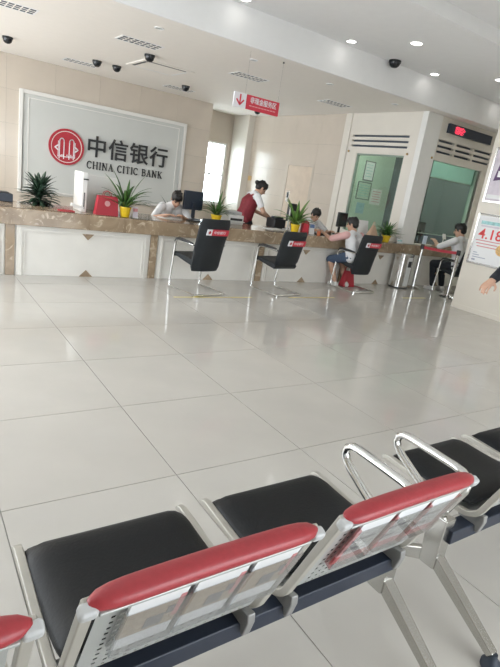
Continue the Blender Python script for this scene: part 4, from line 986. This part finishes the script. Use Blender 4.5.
def cap(mb, a, ra, b, rb, n=12):             # closed tapered capsule
    a = Vector(a); b = Vector(b); t = b-a
    if t.length < 1e-6: mb.sph(a, ra); return
    t.normalize(); u = t.orthogonal().normalized(); v = t.cross(u); rings = []
    def ring(c, r): rings.append([c + r*(math.cos(2*PI*j/n)*u + math.sin(2*PI*j/n)*v) for j in range(n)])
    for k in (0.15, 0.5, 0.85): ang = (1-k)*PI/2; ring(a - t*ra*math.sin(ang), ra*math.cos(ang))
    ring(a, ra); ring(b, rb)
    for k in (0.85, 0.5, 0.15): ang = (1-k)*PI/2; ring(b + t*rb*math.sin(ang), rb*math.cos(ang))
    mb.rings(rings)
def ik(a, c, l1, l2, pole):
    a = Vector(a); c = Vector(c); d = c-a; L = d.length; mx = (l1+l2)*0.999
    if L > mx: c = a + d*(mx/L); d = c-a; L = mx
    x = (l1*l1 - l2*l2 + L*L)/(2*L); h = math.sqrt(max(0, l1*l1 - x*x)); t = d.normalized(); p = Vector(pole); p = (p - t*p.dot(t)).normalized()
    return a + t*x + p*h, c
def hand(mb, wr, d, up, s, side):            # palm, four fingers and thumb; d along fingers, up = back of the hand
    d = Vector(d).normalized(); up = Vector(up); up = (up - d*up.dot(d)).normalized(); lat = d.cross(up)*side
    wr = Vector(wr)
    for k in (-1, 0, 1): cap(mb, wr + lat*0.016*k*s, 0.016*s, wr + d*0.075*s + lat*0.026*k*s, 0.014*s)
    for k, L in enumerate((0.068, 0.078, 0.072, 0.056)):
        b = wr + d*0.085*s + lat*(0.034 - 0.0228*k)*s; m1 = b + (d*0.92 - up*0.30)*L*0.52*s; e = m1 + (d*0.60 - up*0.78)*L*0.48*s
        cap(mb, b, 0.0088*s, m1, 0.0082*s, 8); cap(mb, m1, 0.0082*s, e, 0.0072*s, 8)
    b = wr + d*0.03*s + lat*0.03*s; m1 = b + (d*0.6 + lat*0.7 - up*0.25).normalized()*0.045*s; e = m1 + (d*0.85 + lat*0.15 - up*0.4).normalized()*0.035*s
    cap(mb, b, 0.013*s, m1, 0.0105*s, 8); cap(mb, m1, 0.0105*s, e, 0.0085*s, 8)
def person(label, loc, rz, pelvis, chest, neck, head_dir, hands, feet, shirt, trous, shoe, hair='short', sleeve=0.6, vest=None, sleeve_m=None, shorts=False, s=1.0, sh_w=0.185, hand_dirs=None, elbow=((-1,-.3,-.8),(1,-.3,-.8)), collar=True):
    """local frame: facing +y, left = -x. head_dir: (pitch down deg, yaw deg)"""
    t = thing('person', label, 'person', loc, local=True, rotz=rz)
    V3 = Vector; pe, chs, nk = V3(pelvis), V3(chest), V3(neck)
    spine = (nk - pe).normalized(); fw = V3((1,0,0)).cross(spine) * -1
    fw = spine.cross(V3((-1,0,0))).normalized()
    if fw.y < 0: fw = -fw
    X = V3((1,0,0))
    shl = [nk - spine*0.055*s + X*sx*sh_w*s for sx in (-1, 1)]
    hips = [pe + X*sx*0.095*s for sx in (-1, 1)]
    R = Euler((math.radians(-head_dir[0]), 0, math.radians(head_dir[1])), 'XYZ').to_matrix()
    hc = nk + R @ V3((0, 0.025, 0.135))*s         # head centre
    H = lambda x, y, z: hc + R @ V3((x, y, z))*s
    body = MB()
    # head: cranium, face, jaw, nose, ears
    body.sph(hc + R @ V3((0,-0.008,0.022))*s, (0.075*s, 0.092*s, 0.092*s), 20, 14, R)
    body.sph(H(0,0.022,-0.035), (0.060*s,0.068*s,0.080*s), 18, 12, R)
    body.sph(H(0,0.050,-0.088), (0.030*s,0.030*s,0.024*s), 12, 8, R)
    cap(body, H(0,0.090,0.005), 0.008*s, H(0,0.104,-0.030), 0.013*s, 8)
    for sx in (-1,1): body.sph(H(sx*0.078,-0.005,-0.010), (0.010*s,0.020*s,0.030*s), 8, 6, R)
    cap(body, nk - spine*0.03*s, 0.056*s, hc - R @ V3((0,0.012,0.05))*s, 0.050*s)
    # torso
    def torso(mb, k, upto=1.0, low=0.0):
        for sx in (-1, 1):
            cap(mb, hips[0 if sx < 0 else 1], 0.098*s+k, pe + spine*0.14*s + X*sx*0.06*s, 0.092*s+k)
            cap(mb, pe + spine*0.12*s + X*sx*0.062*s, 0.090*s+k, chs + X*sx*0.075*s, 0.098*s+k)
            cap(mb, chs + X*sx*0.075*s, 0.098*s+k, nk - spine*0.10*s + X*sx*0.10*s, 0.072*s+k)
            cap(mb, nk - spine*0.085*s + X*sx*0.12*s, 0.058*s+k, nk - spine*0.02*s + X*sx*0.03*s, 0.050*s+k)
    torso(body, 0)
    arms = []
    for i, sx in enumerate((-1, 1)):
        el, wr = ik(shl[i], hands[i], 0.285*s, 0.245*s, elbow[i]); arms.append((shl[i], el, wr))
        cap(body, shl[i], 0.052*s, el, 0.038*s); cap(body, el, 0.038*s, wr, 0.026*s)
        fd = (wr-el).normalized() if not hand_dirs else V3(hand_dirs[i])
        hand(body, wr, fd, (0,0,1) if abs(fd.z) < 0.8 else (0,1,0), s, sx * -1)
    legs = []
    for i, sx in enumerate((-1, 1)):
        kn, an = ik(hips[i], feet[i], 0.43*s, 0.41*s, (sx*0.12, 1, 0.25)); legs.append((hips[i], kn, an))
        cap(body, hips[i], 0.086*s, kn, 0.056*s); cap(body, kn, 0.056*s, kn*0.55+an*0.45 - V3((0,0.012,0))*s, 0.052*s); cap(body, kn*0.55+an*0.45, 0.050*s, an, 0.034*s)
        cap(body, an - V3((0,0.03,0.03))*s, 0.030*s, an + V3((0,0.13,-0.045))*s, 0.022*s)
    bo = remesh(body, 'body', M_skin, t, 0.0065)
    # face
    for sx in (-1, 1):
        MB().sph(H(sx*0.030,0.078,0.005), (0.012*s,0.009*s,0.007*s), 10, 6, R).build('eye', M_eye, bo, smooth=True)
        mb = MB(); cap(mb, H(sx*0.016,0.084,0.026), 0.0045*s, H(sx*0.048,0.074,0.027), 0.0035*s, 8); mb.build('eyebrow', M_hair, bo, smooth=True)
    mb = MB(); cap(mb, H(-0.018,0.083,-0.062), 0.0055*s, H(0.018,0.083,-0.062), 0.0055*s, 8); mb.build('mouth', M_lip, bo, smooth=True)
    # hair
    hm = MB(); hm.sph(H(0,-0.020,0.036), (0.083*s,0.096*s,0.090*s), 20, 14, R); hm.sph(H(0,0.030,0.072), (0.070*s,0.064*s,0.050*s), 16, 10, R)
    for sx in (-1,1): hm.sph(H(sx*0.062,0.0,0.03), (0.022*s,0.055*s,0.055*s), 12, 8, R)
    hm.sph(H(0,-0.050,-0.015), (0.074*s,0.058*s,0.060*s), 16, 10, R)
    if hair == 'bun': hm.sph(H(0,-0.125,0.015), (0.045*s,0.042*s,0.040*s), 14, 10, R); cap(hm, H(0,-0.08,0.02), 0.03*s, H(0,-0.12,0.015), 0.03*s)
    for k in range(16): a = k*0.8; hm.sph(H(0.05*math.cos(a), 0.0+0.06*math.sin(a)-0.01, 0.10+0.012*math.sin(k*2.1)), 0.020*s, 8, 6)
    hm.sph(H(0,0.058,0.056), (0.060*s,0.036*s,0.036*s), 14, 9, R)
    remesh(hm, 'hair', M_hair, bo, 0.008, 1)
    # clothes
    sm = MB(); torso(sm, 0.014*s)
    so = remesh(sm, 'shirt', shirt, t, 0.011, 3)
    for (a, e, wq) in arms:
        mb = MB(); k = min(sleeve, 1.0); cap(mb, a, 0.066*s, a + (e-a)*k, 0.055*s)
        if sleeve > 1.0: cap(mb, e, 0.052*s, e + (wq-e)*(sleeve-1.0), 0.040*s)
        remesh(mb, 'sleeve', sleeve_m or shirt, t, 0.011, 2)
    if collar:
        mb = MB(); c0 = nk + spine*0.012*s; rg = []
        for r_, h_ in ((0.062, -0.02), (0.066, 0.012), (0.060, 0.014), (0.056,-0.02)):
            rg.append([c0 + spine*h_*s + (X*math.cos(2*PI*j/20) + fw*math.sin(2*PI*j/20))*r_*s for j in range(20)])
        mb.rings(rg, cap=False, closed=True); mb.build('collar', shirt, so, smooth=True)
    if vest:
        vm = MB()
        for sx in (-1, 1):
            cap(vm, hips[0 if sx < 0 else 1] + spine*0.0, 0.122*s, pe + spine*0.14*s + X*sx*0.062*s, 0.118*s)
            cap(vm, pe + spine*0.12*s + X*sx*0.062*s, 0.116*s, chs + X*sx*0.074*s, 0.122*s); cap(vm, chs + X*sx*0.074*s, 0.122*s, nk - spine*0.10*s + X*sx*0.085*s, 0.094*s)
            cap(vm, nk - spine*0.085*s + X*sx*0.090*s, 0.080*s, nk - spine*0.045*s + X*sx*0.080*s, 0.060*s)
        remesh(vm, 'vest', vest, t, 0.011, 3)
    tm = MB()
    for i, (a, k, an) in enumerate(legs):
        cap(tm, a, 0.104*s, k, 0.070*s); cap(tm, pe + V3((0,0,-0.01)), 0.10*s, a, 0.108*s)
        if not shorts: cap(tm, k, 0.070*s, k*0.5+an*0.5, 0.062*s); cap(tm, k*0.5+an*0.5, 0.062*s, k*0.08 + an*0.92, 0.052*s)
    for sx in (-1,1): cap(tm, hips[0], 0.110*s, hips[1], 0.110*s)
    remesh(tm, 'trousers' if not shorts else 'shorts', trous, t, 0.011, 2)
    for (a, k, an) in legs:
        mb = MB(); fz = an.z - 0.055*s
        cap(mb, V3((an.x, an.y-0.035*s, fz+0.012*s)), 0.040*s, V3((an.x, an.y+0.135*s, fz)), 0.034*s); cap(mb, V3((an.x, an.y-0.03*s, fz+0.02*s)), 0.042*s, V3((an.x, an.y+0.02*s, an.z-0.01*s)), 0.040*s)
        remesh(mb, 'shoe', shoe, t, 0.009, 1)
    return t
PIr = PI
# seated teller writing, facing the hall
person('teller in a white shirt bent over writing at the counter', (3.50, 7.52, 0), PI, (0,-0.05,0.52), (0.0,0.07,0.80), (0.0,0.19,0.965), (42, -12), ((0.0,0.52,0.815),(0.26,0.50,0.815)), ((-0.12,0.35,0.08),(0.12,0.35,0.08)), M_shirt, M_trous, M_shoe, sleeve=0.85, s=1.0)
person('standing teller with a hair bun wearing a dark red vest over white sleeves', (5.04, 7.66, 0), PI+1.40, (0,-0.05,0.86), (0,0.03,1.12), (0,0.11,1.29), (36, 0), ((-0.10,0.40,0.92),(0.20,0.38,0.90)), ((-0.09,0.0,0.08),(0.09,0.02,0.08)), M_shirt, M_trous, M_shoe, hair='bun', sleeve=0.62, vest=M_redd, s=1.0, sh_w=0.165)
person('seated teller with short black hair beside the information card', (6.34, 7.55, 0), PI, (0,-0.05,0.50), (0,0.05,0.78), (0,0.12,0.965), (30, 0), ((-0.18,0.50,0.82),(0.18,0.50,0.82)), ((-0.12,0.35,0.08),(0.12,0.35,0.08)), M_shirt, M_trous, M_shoe, sleeve=0.7, s=0.95)
person('customer in a white top with pink sleeves and denim shorts seated on the third chair', (6.19, 6.02, 0), 0.08, (0,0.0,0.54), (0.0,0.06,0.75), (0.0,0.12,0.925), (12, 25), ((-0.24,0.54,0.825),(0.20,0.52,0.825)), ((-0.13,0.20,0.08),(0.10,0.17,0.08)), M_shirt, M_denim, M_shoew, sleeve=0.9, sleeve_m=M_pinks, shorts=True, s=0.96, collar=False)
person('man in a white shirt and dark trousers seated at the booth window', (8.62, 5.72, 0), 0.05, (0,0.0,0.56), (0,0.05,0.83), (0,0.09,1.05), (14, 22), ((-0.20,0.50,0.92),(0.10,0.58,0.83)), ((-0.13,0.36,0.08),(0.12,0.33,0.08)), M_shirt, M_trous, M_shoew, sleeve=0.95, s=1.05)
person('passer-by in a dark long sleeved top and pale trousers by the poster wall', (4.42, 2.12, 0), PI/2, (0,0.0,0.86), (0,0.02,1.13), (0,0.03,1.33), (6, 0), ((-0.20,0.10,0.82),(0.17,0.55,0.94)), ((-0.10,-0.34,0.08),(0.10,-0.28,0.08)), M_trous, M_shoew, M_shoe, sleeve=1.9, s=1.0)
